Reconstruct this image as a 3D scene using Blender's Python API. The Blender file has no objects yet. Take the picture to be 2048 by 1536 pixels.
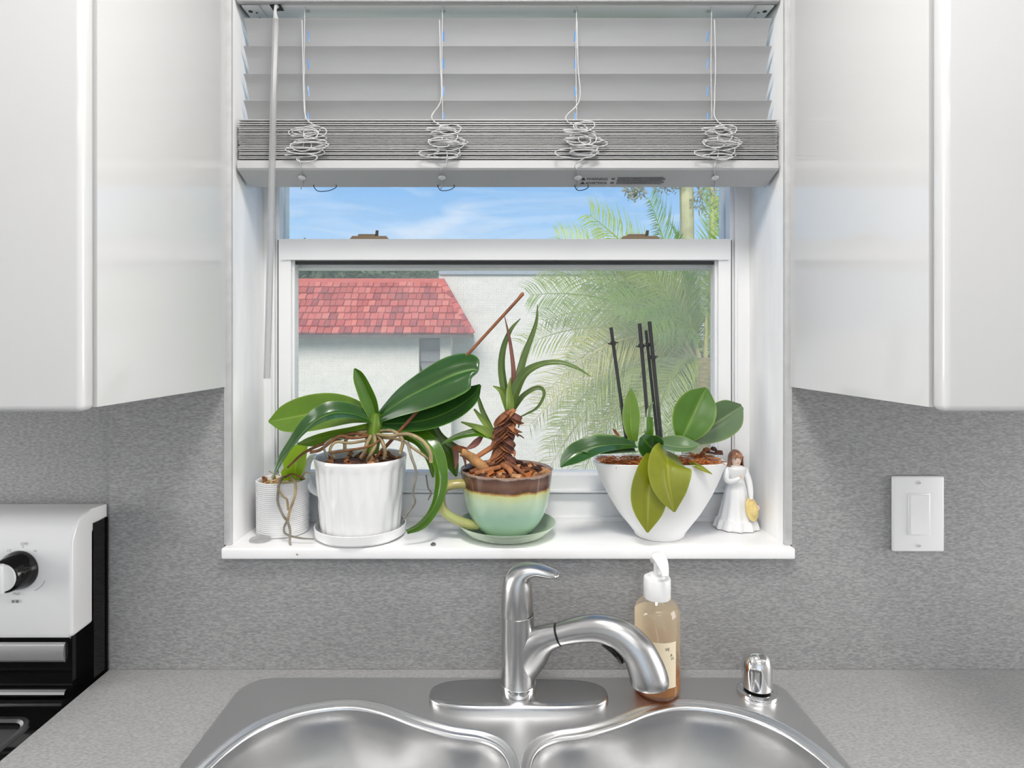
import bpy, bmesh, math, random
from mathutils import Vector, Matrix, noise

random.seed(11)
scene = bpy.context.scene
COL = scene.collection
PI = math.pi

# ------------------------------------------------------------------ camera
F_PX, VX, VY, CAM_D, CAM_Z = 1205.0, 995.0, 688.0, 0.98, 1.44
cam_d = bpy.data.cameras.new('camera')
cam = bpy.data.objects.new('camera', cam_d)
COL.objects.link(cam)
cam.location = (0, -CAM_D, CAM_Z)
cam.rotation_euler = (PI / 2, 0, 0)
cam_d.sensor_width = 36
cam_d.lens = F_PX / 2048 * 36
cam_d.shift_x = (1024 - VX) / 2048
cam_d.shift_y = -(768 - VY) / 2048
cam_d.clip_start = 0.02
cam_d.clip_end = 300
scene.camera = cam

# ------------------------------------------------------------------ sky, sun, room lamps, added fill lights, exposure
world = bpy.data.worlds.new('sky')
scene.world = world
world.use_nodes = True
wn, wl = world.node_tree.nodes, world.node_tree.links
wn.clear()
w_out = wn.new('ShaderNodeOutputWorld')
w_bg = wn.new('ShaderNodeBackground')
w_bg.inputs['Strength'].default_value = 1.0
w_tc = wn.new('ShaderNodeTexCoord')
w_sep = wn.new('ShaderNodeSeparateXYZ')
w_ramp = wn.new('ShaderNodeValToRGB')
e = w_ramp.color_ramp.elements
e[0].position, e[0].color = 0.0, (0.62, 0.80, 0.98, 1)
e[1].position, e[1].color = 0.6, (0.13, 0.32, 0.74, 1)
m = w_ramp.color_ramp.elements.new(0.17); m.color = (0.44, 0.68, 0.96, 1)
m = w_ramp.color_ramp.elements.new(0.27); m.color = (0.26, 0.52, 0.90, 1)
w_map = wn.new('ShaderNodeMapping'); w_map.inputs['Scale'].default_value = (2.2, 2.2, 11)
w_noise = wn.new('ShaderNodeTexNoise'); w_noise.inputs['Scale'].default_value = 2.0
w_noise.inputs['Detail'].default_value = 6; w_noise.inputs['Distortion'].default_value = 0.6
w_cr = wn.new('ShaderNodeValToRGB')
w_cr.color_ramp.elements[0].position = 0.5; w_cr.color_ramp.elements[0].color = (0, 0, 0, 1)
w_cr.color_ramp.elements[1].position = 0.8; w_cr.color_ramp.elements[1].color = (.75, .75, .75, 1)
w_mix = wn.new('ShaderNodeMix'); w_mix.data_type = 'RGBA'
w_mix.inputs[7].default_value = (0.85, 0.92, 1.0, 1)
wl.new(w_tc.outputs['Generated'], w_sep.inputs[0])
wl.new(w_sep.outputs['Z'], w_ramp.inputs[0])
wl.new(w_tc.outputs['Generated'], w_map.inputs[0])
wl.new(w_map.outputs[0], w_noise.inputs['Vector'])
wl.new(w_noise.outputs['Fac'], w_cr.inputs[0])
wl.new(w_cr.outputs[0], w_mix.inputs[0])
wl.new(w_ramp.outputs[0], w_mix.inputs[6])
wl.new(w_mix.outputs[2], w_bg.inputs['Color'])
wl.new(w_bg.outputs[0], w_out.inputs[0])

sun_d = bpy.data.lights.new('sun', 'SUN')
sun_d.energy = 4.2
sun_d.angle = math.radians(35)
sun_d.color = (1.0, 0.96, 0.9)
sun = bpy.data.objects.new('sun', sun_d)
COL.objects.link(sun)
sun.rotation_euler = (math.radians(56), 0, math.radians(-12))


def area(name, loc, size, rot, energy):
    d = bpy.data.lights.new(name, 'AREA')
    d.shape = 'RECTANGLE'
    d.size, d.size_y = size
    d.energy = energy
    d.color = (1.0, 0.965, 0.93)
    o = bpy.data.objects.new(name, d)
    COL.objects.link(o)
    o.location = loc
    o.rotation_euler = rot
    return o


LAMP1 = area('ceiling_lamp_light', (0.15, -1.75, 2.375), (1.16, 0.56), (0, 0, 0), 4)
LAMP2 = area('ceiling_lamp_light', (0.15, -3.1, 2.375), (1.16, 0.56), (0, 0, 0), 4)
LAMP3 = area('sink_lamp_light', (0.02, -0.62, 2.385), (0.30, 0.30), (0, 0, 0), 12)
REAR_FILL = area('added_rear_fill', (-0.2, -3.86, 1.12), (1.9, 1.9), (PI / 2, 0, 0), 4)  # added fill light behind the camera, no known source there
SIDE_L = area('added_left_fill', (-2.94, -0.80, 1.40), (1.4, 1.4), (PI / 2, 0, -PI / 2), 58)  # added fill light to brighten the cabinet sides
SIDE_R = area('added_right_fill', (2.94, -0.80, 1.40), (1.4, 1.4), (PI / 2, 0, PI / 2), 58)  # added fill light, counterpart of the left one

scene.view_settings.view_transform = 'Standard'
scene.view_settings.look = 'None'
scene.view_settings.gamma = 1
scene.view_settings.use_curve_mapping = False
scene.view_settings.exposure = 0.0
scene.cycles.max_bounces = 8
scene.cycles.diffuse_bounces = 4
scene.cycles.glossy_bounces = 4
scene.cycles.transparent_max_bounces = 14
scene.cycles.use_adaptive_sampling = True
scene.cycles.adaptive_threshold = 0.05
scene.cycles.caustics_reflective = False
scene.cycles.caustics_refractive = False
scene.cycles.use_denoising = True


# ------------------------------------------------------------------ helpers
def P(px, py, y):
    """point of the place at wall distance y (metres behind the kitchen wall face) seen at photo pixel px, py"""
    d = CAM_D + y
    return Vector(((px - VX) / F_PX * d, y, CAM_Z - (py - VY) / F_PX * d))


def PXM(n, y):
    return n * (CAM_D + y) / F_PX


WORLD = {}


def wloc(o):
    return WORLD.get(o.name, Vector((0, 0, 0)))


def link(o, parent, at):
    COL.objects.link(o)
    WORLD[o.name] = Vector(at)
    o.location = Vector(at)
    if parent is not None:
        o.parent = parent
        o.location = Vector(at) - wloc(parent)


def tag(o, label=None, cat=None, group=None, kind=None):
    if label: o['label'] = label
    if cat: o['category'] = cat
    if group: o['group'] = group
    if kind: o['kind'] = kind
    return o


def thing(name, label, cat, loc, group=None, kind=None):
    o = bpy.data.objects.new(name, None)
    o.empty_display_size = 0.02
    link(o, None, loc)
    return tag(o, label, cat, group, kind)


def crom(pts, n):
    """catmull-rom sample of tuples/Vectors of any length"""
    pts = [list(p) for p in pts]
    if len(pts) == 2:
        return [[a + (b - a) * i / (n - 1) for a, b in zip(*pts)] for i in range(n)]
    out = []
    m = len(pts) - 1
    for i in range(n):
        t = i / (n - 1) * m
        k = min(int(t), m - 1)
        f = t - k
        p1, p2 = pts[k], pts[k + 1]
        p0 = pts[k - 1] if k > 0 else [2 * a - b for a, b in zip(p1, p2)]
        p3 = pts[k + 2] if k + 2 <= m else [2 * b - a for a, b in zip(p1, p2)]
        out.append([0.5 * (2 * b + (c - a) * f + (2 * a - 5 * b + 4 * c - d) * f * f + (3 * b - a - 3 * c + d) * f ** 3)
                    for a, b, c, d in zip(p0, p1, p2, p3)])
    return out


class MB:
    def __init__(s):
        s.v, s.f, s.uv, s.mi = [], [], [], []

    def add(s, vs, fs, uvs=None, mi=0):
        b = len(s.v)
        s.v += [Vector(v) for v in vs]
        s.uv += uvs if uvs else [(0, 0)] * len(vs)
        s.f += [[i + b for i in f] for f in fs]
        s.mi += [mi] * len(fs)
        return s

    def box(s, x0, x1, y0, y1, z0, z1, mi=0):
        vs = [(x0, y0, z0), (x1, y0, z0), (x1, y1, z0), (x0, y1, z0), (x0, y0, z1), (x1, y0, z1), (x1, y1, z1), (x0, y1, z1)]
        return s.add(vs, [(0, 3, 2, 1), (4, 5, 6, 7), (0, 1, 5, 4), (1, 2, 6, 5), (2, 3, 7, 6), (3, 0, 4, 7)], mi=mi)

    def rbox(s, x0, x1, y0, y1, z0, z1, r, seg=3):
        bm = bmesh.new()
        bmesh.ops.create_cube(bm, size=1)
        for v in bm.verts:
            v.co = Vector(((x0 + x1) / 2 + v.co.x * (x1 - x0), (y0 + y1) / 2 + v.co.y * (y1 - y0), (z0 + z1) / 2 + v.co.z * (z1 - z0)))
        bmesh.ops.bevel(bm, geom=bm.edges[:], offset=r, segments=seg, profile=0.5, affect='EDGES')
        bm.verts.index_update()
        s.add([v.co.copy() for v in bm.verts], [[v.index for v in f.verts] for f in bm.faces])
        bm.free()
        return s

    def prism(s, outline, ax, a0, a1):
        """outline: 2-d points; ax: axis of extrusion"""
        def mk(p, a):
            return {'x': (a, p[0], p[1]), 'y': (p[0], a, p[1]), 'z': (p[0], p[1], a)}[ax]
        n = len(outline)
        vs = [mk(p, a0) for p in outline] + [mk(p, a1) for p in outline]
        fs = [list(range(n))[::-1], list(range(n, 2 * n))] + [(i, (i + 1) % n, n + (i + 1) % n, n + i) for i in range(n)]
        return s.add(vs, fs)

    def tube(s, pts, r, seg=8, n=None, cap=True):
        pts = [Vector(p) for p in pts]
        rs = r if isinstance(r, (list, tuple)) else [r] * len(pts)
        if n:
            q = crom([list(p) + [k] for p, k in zip(pts, rs)], n)
            pts = [Vector(a[:3]) for a in q]
            rs = [max(a[3], 1e-5) for a in q]
        return s.loft([(p, k, k) for p, k in zip(pts, rs)], seg, cap)

    def loft(s, secs, seg=16, cap=True, ref=None, expo=2.0):
        """secs: (centre, a, b): a along the reference direction's normal in the section plane, b across"""
        m = len(secs)
        base = None
        vs, fs = [], []
        up = Vector(ref) if ref else None
        for i, (c, a, b) in enumerate(secs):
            c = Vector(c)
            t = Vector(secs[min(i + 1, m - 1)][0]) - Vector(secs[max(i - 1, 0)][0])
            t = t.normalized() if t.length > 1e-9 else Vector((0, 0, 1))
            if up is not None:
                nn = up
            elif base is None:
                nn = Vector((0, -1, 0)) if abs(t.y) < 0.9 else Vector((1, 0, 0))
            else:
                nn = base
            u = (nn - t * nn.dot(t))
            if u.length < 1e-6: u = t.orthogonal()
            u.normalize()
            base = u
            w = t.cross(u)
            for k in range(seg):
                an = 2 * PI * k / seg
                ca, sa = math.cos(an), math.sin(an)
                if expo != 2.0:
                    ca = math.copysign(abs(ca) ** (2 / expo), ca); sa = math.copysign(abs(sa) ** (2 / expo), sa)
                vs.append(c + u * a * ca + w * b * sa)
        for i in range(m - 1):
            for k in range(seg):
                k2 = (k + 1) % seg
                fs.append((i * seg + k, i * seg + k2, (i + 1) * seg + k2, (i + 1) * seg + k))
        if cap:
            fs.append(list(range(seg))[::-1])
            fs.append([(m - 1) * seg + k for k in range(seg)])
        uvs = [(k / seg, i / max(m - 1, 1)) for i in range(m) for k in range(seg)]
        return s.add(vs, fs, uvs)

    def lathe(s, prof, cx, cy, seg=48, rmod=None, sx=1, sy=1, expo=2.0):
        """prof: (r, z) from bottom outside up and over to the inside"""
        vs, fs = [], []
        for (r, z) in prof:
            for k in range(seg):
                an = 2 * PI * k / seg
                rr = r * (rmod(an, z) if rmod else 1)
                ca, sa = math.cos(an), math.sin(an)
                if expo != 2.0:
                    ca = math.copysign(abs(ca) ** (2 / expo), ca); sa = math.copysign(abs(sa) ** (2 / expo), sa)
                vs.append((cx + rr * ca * sx, cy + rr * sa * sy, z))
        m = len(prof)
        for i in range(m - 1):
            for k in range(seg):
                k2 = (k + 1) % seg
                fs.append((i * seg + k, i * seg + k2, (i + 1) * seg + k2, (i + 1) * seg + k))
        fs.append(list(range(seg))[::-1])
        fs.append([(m - 1) * seg + k for k in range(seg)])
        return s.add(vs, fs)

    def build(s, name, mat, parent=None, smooth=30, base=False):
        xs = [v.x for v in s.v]; ys = [v.y for v in s.v]; zs = [v.z for v in s.v]
        c = Vector(((min(xs) + max(xs)) / 2, (min(ys) + max(ys)) / 2, min(zs) if parent is None else (min(zs) + max(zs)) / 2))
        me = bpy.data.meshes.new(name)
        me.from_pydata([v - c for v in s.v], [], s.f)
        mats = mat if isinstance(mat, (list, tuple)) else [mat]
        for q in mats: me.materials.append(q)
        if len(mats) > 1: me.polygons.foreach_set('material_index', s.mi)
        ul = me.uv_layers.new(name='uv')
        ul.data.foreach_set('uv', [x for l in me.loops for x in s.uv[l.vertex_index]])
        bm = bmesh.new(); bm.from_mesh(me)
        bmesh.ops.recalc_face_normals(bm, faces=bm.faces[:]); bm.to_mesh(me); bm.free()
        if smooth:
            me.shade_smooth()
            me.set_sharp_from_angle(angle=math.radians(smooth))
        o = bpy.data.objects.new(name, me)
        link(o, parent, c)
        return o


def box(name, x0, x1, y0, y1, z0, z1, mat, parent=None, r=0.0, seg=3):
    b = MB()
    if r: b.rbox(x0, x1, y0, y1, z0, z1, r, seg)
    else: b.box(x0, x1, y0, y1, z0, z1)
    return b.build(name, mat, parent)


def struct(o):
    o['kind'] = 'structure'
    return o


# ------------------------------------------------------------------ materials
def mat(name, col, rough=0.5, metal=0.0, spec=0.5, var=0.0, vscale=20, stretch=(1, 1, 1), bump=0.0, bscale=200, coat=0.0,
        emit=None, trans=0.0, ior=1.45, sub=None, var2=None, coords='Object'):
    m = bpy.data.materials.new(name)
    m.use_nodes = True
    n, l = m.node_tree.nodes, m.node_tree.links
    b = n['Principled BSDF']
    b.inputs['Base Color'].default_value = (*col, 1)
    b.inputs['Roughness'].default_value = rough
    b.inputs['Metallic'].default_value = metal
    b.inputs['Specular IOR Level'].default_value = spec
    b.inputs['Coat Weight'].default_value = coat
    b.inputs['Coat Roughness'].default_value = 0.08
    b.inputs['Transmission Weight'].default_value = trans
    b.inputs['IOR'].default_value = ior
    if emit:
        b.inputs['Emission Color'].default_value = (*emit[0], 1)
        b.inputs['Emission Strength'].default_value = emit[1]
    if var or bump:
        tc = n.new('ShaderNodeTexCoord')
        mp = n.new('ShaderNodeMapping')
        mp.inputs['Scale'].default_value = stretch
        l.new(tc.outputs[coords], mp.inputs[0])
    if var:
        t = n.new('ShaderNodeTexNoise')
        t.inputs['Scale'].default_value = vscale
        t.inputs['Detail'].default_value = 5
        l.new(mp.outputs[0], t.inputs['Vector'])
        rp = n.new('ShaderNodeValToRGB')
        lo = var2 if var2 else tuple(max(0, c * (1 - var)) for c in col)
        hi = col if var2 else tuple(min(1, c * (1 + var)) for c in col)
        rp.color_ramp.elements[0].position = 0.32; rp.color_ramp.elements[0].color = (*lo, 1)
        rp.color_ramp.elements[1].position = 0.68; rp.color_ramp.elements[1].color = (*hi, 1)
        l.new(t.outputs['Fac'], rp.inputs[0])
        l.new(rp.outputs[0], b.inputs['Base Color'])
    if bump:
        t2 = n.new('ShaderNodeTexNoise')
        t2.inputs['Scale'].default_value = bscale
        t2.inputs['Detail'].default_value = 3
        l.new(mp.outputs[0], t2.inputs['Vector'])
        bp = n.new('ShaderNodeBump')
        bp.inputs['Strength'].default_value = bump
        bp.inputs['Distance'].default_value = 0.001
        l.new(t2.outputs['Fac'], bp.inputs['Height'])
        l.new(bp.outputs[0], b.inputs['Normal'])
    return m


def leafmat(name, top, rib, edge, under=None, rough=0.28, transl=0.3, tcol=None):
    m = bpy.data.materials.new(name)
    m.use_nodes = True
    n, l = m.node_tree.nodes, m.node_tree.links
    b = n['Principled BSDF']
    out = n['Material Output']
    uv = n.new('ShaderNodeUVMap'); uv.uv_map = 'uv'
    sp = n.new('ShaderNodeSeparateXYZ'); l.new(uv.outputs[0], sp.inputs[0])
    r = n.new('ShaderNodeValToRGB')
    el = r.color_ramp.elements
    el[0].position, el[0].color = 0.0, (*edge, 1)
    el[1].position, el[1].color = 1.0, (*edge, 1)
    for p, c in ((.05, top), (.46, top), (.5, rib), (.54, top), (.95, top)):
        q = el.new(p); q.color = (*c, 1)
    l.new(sp.outputs['X'], r.inputs[0])
    tx = n.new('ShaderNodeTexNoise'); tx.inputs['Scale'].default_value = 18; tx.inputs['Detail'].default_value = 4
    tc = n.new('ShaderNodeTexCoord'); l.new(tc.outputs['Object'], tx.inputs['Vector'])
    hs = n.new('ShaderNodeHueSaturation')
    mr = n.new('ShaderNodeMapRange'); mr.inputs['To Min'].default_value = 0.65; mr.inputs['To Max'].default_value = 1.35
    l.new(tx.outputs['Fac'], mr.inputs['Value']); l.new(mr.outputs[0], hs.inputs['Value']); l.new(r.outputs[0], hs.inputs['Color'])
    l.new(hs.outputs[0], b.inputs['Base Color'])
    b.inputs['Roughness'].default_value = rough
    b.inputs['Specular IOR Level'].default_value = 0.6
    b.inputs['Coat Weight'].default_value = 0.35 if rough < .3 else 0.0
    b.inputs['Coat Roughness'].default_value = 0.12
    tr = n.new('ShaderNodeBsdfTranslucent'); tr.inputs[0].default_value = (*(tcol or tuple(min(1, c * 2.2) for c in top)), 1)
    mx = n.new('ShaderNodeMixShader'); mx.inputs[0].default_value = transl
    l.new(b.outputs[0], mx.inputs[1]); l.new(tr.outputs[0], mx.inputs[2]); l.new(mx.outputs[0], out.inputs[0])
    return m


def clearmat(name, tint=(1, 1, 1), gloss=0.06, rough=0.01, film=0.0, filmcol=(.8, .8, .8), streak=0.0):
    """thin clear sheet: see-through, a little mirror, optional film of dirt"""
    m = bpy.data.materials.new(name)
    m.use_nodes = True
    n, l = m.node_tree.nodes, m.node_tree.links
    n.remove(n['Principled BSDF'])
    out = n['Material Output']
    tr = n.new('ShaderNodeBsdfTransparent'); tr.inputs[0].default_value = (*tint, 1)
    gl = n.new('ShaderNodeBsdfGlossy'); gl.inputs['Roughness'].default_value = rough
    lw = n.new('ShaderNodeLayerWeight'); lw.inputs['Blend'].default_value = 0.12
    mr = n.new('ShaderNodeMapRange'); mr.inputs['To Min'].default_value = gloss * .5; mr.inputs['To Max'].default_value = min(1, gloss * 8)
    l.new(lw.outputs['Fresnel'], mr.inputs['Value'])
    mx = n.new('ShaderNodeMixShader'); l.new(mr.outputs[0], mx.inputs[0]); l.new(tr.outputs[0], mx.inputs[1]); l.new(gl.outputs[0], mx.inputs[2])
    last = mx
    if film or streak:
        df = n.new('ShaderNodeBsdfDiffuse'); df.inputs[0].default_value = (*filmcol, 1)
        tl = n.new('ShaderNodeBsdfTranslucent'); tl.inputs[0].default_value = (*filmcol, 1)
        ad = n.new('ShaderNodeMixShader'); ad.inputs[0].default_value = 0.5
        l.new(df.outputs[0], ad.inputs[1]); l.new(tl.outputs[0], ad.inputs[2])
        tc = n.new('ShaderNodeTexCoord'); mp = n.new('ShaderNodeMapping'); mp.inputs['Scale'].default_value = (3, 3, 9)
        l.new(tc.outputs['Object'], mp.inputs[0])
        t = n.new('ShaderNodeTexNoise'); t.inputs['Scale'].default_value = 3; t.inputs['Detail'].default_value = 8; t.inputs['Distortion'].default_value = 1.5
        l.new(mp.outputs[0], t.inputs['Vector'])
        m2 = n.new('ShaderNodeMapRange'); m2.inputs['From Min'].default_value = .35; m2.inputs['From Max'].default_value = .92
        m2.inputs['To Min'].default_value = film; m2.inputs['To Max'].default_value = film + streak
        l.new(t.outputs['Fac'], m2.inputs['Value'])
        mz = n.new('ShaderNodeMixShader'); l.new(m2.outputs[0], mz.inputs[0]); l.new(last.outputs[0], mz.inputs[1]); l.new(ad.outputs[0], mz.inputs[2])
        last = mz
    l.new(last.outputs[0], out.inputs[0])
    return m


def g(v):
    """neutral grey from a 0-255 display value"""
    c = v / 255
    c = c / 12.92 if c <= .04045 else ((c + .055) / 1.055) ** 2.4
    return (c, c, c)


def rgb(r, gg, b):
    return (g(r)[0], g(gg)[0], g(b)[0])


M = {}
M['plaster'] = mat('painted_plaster', g(222), .7, var=.03, vscale=6)
M['jamb'] = mat('painted_window_reveal', g(243), .6, var=.05, vscale=9, stretch=(4, 4, .6))
M['laminate'] = mat('grey_speckled_laminate', g(151), .55, var=.25, vscale=520, stretch=(.3, .3, 1), bump=.5, bscale=520)
M['counter'] = mat('grey_speckled_counter', g(160), .5, var=.2, vscale=520, stretch=(.35, 1, 1), bump=.3, bscale=520)
M['trim'] = mat('pale_edge_trim', g(190), .5, var=.06, vscale=60)
M['cab'] = mat('white_gloss_cabinet', g(203), .12, coat=.4)
M['marble'] = mat('white_marble', g(250), .25, var=.06, vscale=5, stretch=(1, 2.5, 1), var2=g(238))
M['vinyl'] = mat('white_window_vinyl', g(240), .35)
M['gasket'] = mat('dark_gasket_and_shade', g(70), .6)  # also used for the painted shade under the meeting rail
M['tan'] = mat('tan_latch', rgb(165, 140, 110), .4)
M['tan_d'] = mat('bronze_lever', rgb(105, 88, 75), .35, metal=.4)
M['slat'] = mat('white_blind_slat', g(186), .45, var=.025, vscale=30, stretch=(.35, 1, 3), bump=.10, bscale=60)
def add_translucent(m, col, f):
    n, l = m.node_tree.nodes, m.node_tree.links
    t = n.new('ShaderNodeBsdfTranslucent'); t.inputs[0].default_value = (*col, 1)
    x = n.new('ShaderNodeMixShader'); x.inputs[0].default_value = f
    l.new(n['Principled BSDF'].outputs[0], x.inputs[1]); l.new(t.outputs[0], x.inputs[2]); l.new(x.outputs[0], n['Material Output'].inputs[0])


add_translucent(M['slat'], g(235), .20)
M['cord'] = mat('white_cord', g(196), .7)
M['wand'] = clearmat('clear_plastic_wand', (.90, .90, .90), gloss=.05, rough=.2, film=.5, filmcol=g(215))
M['chrome'] = mat('bright_chrome', g(225), .08, metal=1)
M['steel'] = mat('brushed_steel', g(222), .36, metal=1, bump=.02, bscale=300, stretch=(.05, 1, 1))
M['nickel'] = mat('satin_nickel', g(186), .27, metal=1)
M['steel_bowl'] = mat('brushed_steel_bowl', g(222), .24, metal=1)
_n, _l = M['steel_bowl'].node_tree.nodes, M['steel_bowl'].node_tree.links
_t = _n.new('ShaderNodeTangent'); _t.direction_type = 'RADIAL'; _t.axis = 'Z'
_n['Principled BSDF'].inputs['Anisotropic'].default_value = .92
_l.new(_t.outputs[0], _n['Principled BSDF'].inputs['Tangent'])
M['darkmetal'] = mat('dark_seam', g(45), .4, metal=.6)
M['white_plastic'] = mat('white_plastic', g(236), .3)
M['black_gloss'] = mat('black_gloss', g(14), .06)
M['black'] = mat('black_enamel', g(10), .25)
M['silver'] = mat('silver_panel', g(240), .3, metal=.08)
M['ink'] = mat('dark_print', g(60), .6)
M['ink_l'] = mat('grey_print', g(120), .6)
M['glass'] = clearmat('window_glass', gloss=.006, film=.01, streak=.06, filmcol=g(235))
M['glass_low'] = clearmat('lower_window_glass', gloss=.006, film=.05, streak=.10, filmcol=g(235))
M['ceramic'] = mat('white_glazed_ceramic', g(236), .14, coat=.3)
M['matte_pot'] = mat('white_matt_ceramic', g(234), .38)
M['soil'] = mat('potting_bark', rgb(92, 58, 38), .8, var=.5, vscale=120, bump=1.0, bscale=220)
M['bark'] = [mat('bark_chip_' + k, c, .8, var=.35, vscale=90) for k, c in
             (('brown', rgb(132, 84, 52)), ('tan', rgb(186, 138, 96)), ('dark', rgb(74, 46, 34)), ('orange', rgb(176, 104, 48)))]
M['moss'] = [mat('coir_' + k, c, .9) for k, c in (('orange', rgb(206, 112, 36)), ('rust', rgb(150, 70, 24)), ('sand', rgb(222, 152, 84)))]
M['root'] = mat('pale_aerial_root', rgb(158, 140, 104), .6, var=.3, vscale=70)
M['root_grey'] = mat('grey_aerial_root', rgb(132, 126, 114), .6, var=.25, vscale=70)
M['root_brown'] = mat('brown_aerial_root', rgb(116, 78, 46), .7, var=.35, vscale=60)
M['spike'] = mat('dry_flower_spike', rgb(138, 88, 58), .6, var=.2, vscale=40)
M['husk'] = mat('shaggy_brown_stem', rgb(126, 80, 52), .8, var=.5, vscale=50, stretch=(1, 1, .4), bump=.8, bscale=160)
M['husk_l'] = mat('dry_leaf_husk', rgb(160, 104, 66), .75, var=.35, vscale=50)
M['husk_d'] = mat('dark_leaf_husk', rgb(104, 66, 54), .75, var=.3, vscale=50)
M['stake'] = mat('black_plant_stake', g(46), .4)
M['leaf_dark'] = leafmat('orchid_leaf_dark', rgb(44, 86, 32), rgb(100, 140, 58), rgb(104, 146, 60), rough=.22, transl=.16)
M['leaf_mid'] = leafmat('orchid_leaf_green', rgb(78, 122, 26), rgb(126, 156, 56), rgb(132, 162, 56), rough=.25, transl=.25)
M['leaf_light'] = leafmat('orchid_leaf_light_green', rgb(112, 146, 46), rgb(158, 180, 84), rgb(150, 178, 70), rough=.3, transl=.32)
M['leaf_yellow'] = leafmat('orchid_leaf_yellow_green', rgb(134, 140, 30), rgb(166, 166, 60), rgb(150, 160, 50), rough=.3, transl=.22)
M['leaf_lime'] = leafmat('leaf_lime', rgb(156, 184, 40), rgb(190, 206, 90), rgb(170, 196, 60), rough=.35, transl=.4)
M['leaf_grey'] = leafmat('orchid_leaf_grey_green', rgb(98, 126, 84), rgb(150, 168, 120), rgb(136, 160, 84), rough=.25, transl=.15)
M['blade'] = leafmat('strap_leaf', rgb(98, 122, 62), rgb(140, 156, 90), rgb(92, 112, 60), rough=.35, transl=.2)
M['blade_y'] = leafmat('strap_leaf_fresh', rgb(136, 160, 74), rgb(176, 190, 110), rgb(136, 160, 74), rough=.35, transl=.25)
M['blade_r'] = leafmat('strap_leaf_red', rgb(134, 88, 76), rgb(160, 116, 100), rgb(134, 88, 76), rough=.45, transl=.15)


# ------------------------------------------------------------------ the room
SILL_Z = 1.115
CT = 0.914                     # counter top
OX0, OX1 = -0.430, 0.464       # window opening
OZ0, OZ1 = SILL_Z - 0.018, 2.20
WT = 0.22                      # wall thickness
RX0, RX1, RY0, CEIL = -3.0, 3.0, -3.9, 2.44

b = MB()
b.box(RX0, OX0, 0, WT, 0, CEIL); b.box(OX1, RX1, 0, WT, 0, CEIL)
b.box(OX0, OX1, 0, WT, 0, OZ0); b.box(OX0, OX1, 0, WT, OZ1, CEIL)
wall_back = struct(b.build('wall_back', M['jamb'], smooth=0))
for nm, wx, wo, wid in (('wall_left', RX0, -.1, 2), ('wall_right', RX1, .1, 3)):
    xa, xb = min(wx, wx + wo), max(wx, wx + wo)
    b = MB(); b.box(xa, xb, RY0, -1.55, 0, CEIL); b.box(xa, xb, -.05, WT, 0, CEIL); b.box(xa, xb, -1.55, -.05, 0, .75); b.box(xa, xb, -1.55, -.05, 2.15, CEIL)
    struct(b.build(nm, M['plaster'], smooth=0))
    wn_ = struct(thing('window_%d' % wid, 'added unseen side window in the %s kitchen wall' % ('left' if wo < 0 else 'right'), 'window', (wx, -.80, .75)))  # unseen window added to go with the side fill light
    b = MB(); xm_ = wx + wo * .5
    for y_ in (-1.55, -.825, -.10): b.box(xm_ - .02, xm_ + .02, y_, y_ + .05, .75, 2.15)
    b.box(xm_ - .02, xm_ + .02, -1.55, -.05, .75, .80); b.box(xm_ - .02, xm_ + .02, -1.55, -.05, 2.10, 2.15)
    b.build('window_frame', M['vinyl'], wn_)
    box('pane', xm_ - .003, xm_ + .003, -1.55, -.05, .80, 2.10, M['glass'], wn_)
b = MB()
b.box(RX0, -1.2, RY0 - .1, RY0, 0, CEIL); b.box(.8, RX1, RY0 - .1, RY0, 0, CEIL); b.box(-1.2, .8, RY0 - .1, RY0, 2.1, CEIL)
struct(b.build('wall_rear', M['plaster'], smooth=0))
struct(box('floor', RX0 - .1, RX1 + .1, RY0 - .1, WT, -.1, 0, mat('grey_floor', g(150), .4, var=.1, vscale=3)))
struct(box('ceiling', RX0 - .1, RX1 + .1, RY0 - .1, WT, CEIL, CEIL + .12, M['plaster']))
# unseen glazed sliding door added in the rear wall to bring in light
d1 = struct(thing('door_1', 'added unseen sliding glass door in rear kitchen wall', 'door', (-.2, RY0, 0)))
b = MB()
for x in (-1.2, -.22, .74): b.box(x, x + .06, RY0 - .06, RY0 - .01, 0, 2.1)
b.box(-1.2, .8, RY0 - .06, RY0 - .01, 0, .06); b.box(-1.2, .8, RY0 - .06, RY0 - .01, 2.04, 2.1)
b.build('door_frame', M['vinyl'], d1)
box('pane', -1.14, .74, RY0 - .04, RY0 - .034, .06, 2.04, M['glass'], d1)
# ceiling lamps (behind the camera)
for i, L in enumerate((LAMP1, LAMP2)):
    x, y = L.location.x, L.location.y
    t = thing('ceiling_light', ['flat white ceiling light nearer the sink', 'flat white ceiling light nearer the rear door'][i], 'light', (x, y, CEIL))
    b = MB()
    for (a0, a1, b0, b1) in ((x - .62, x + .62, y - .32, y - .29), (x - .62, x + .62, y + .29, y + .32), (x - .62, x - .59, y - .29, y + .29), (x + .59, x + .62, y - .29, y + .29)):
        b.box(a0, a1, b0, b1, CEIL - .06, CEIL)
    b.build('lamp_frame', M['white_plastic'], t)
    box('diffuser', x - .59, x + .59, y - .29, y + .29, CEIL - .058, CEIL - .05, mat('lamp_diffuser', (.9, .9, .9), .5, emit=((1, 1, 1), 2.0)), t)

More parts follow.
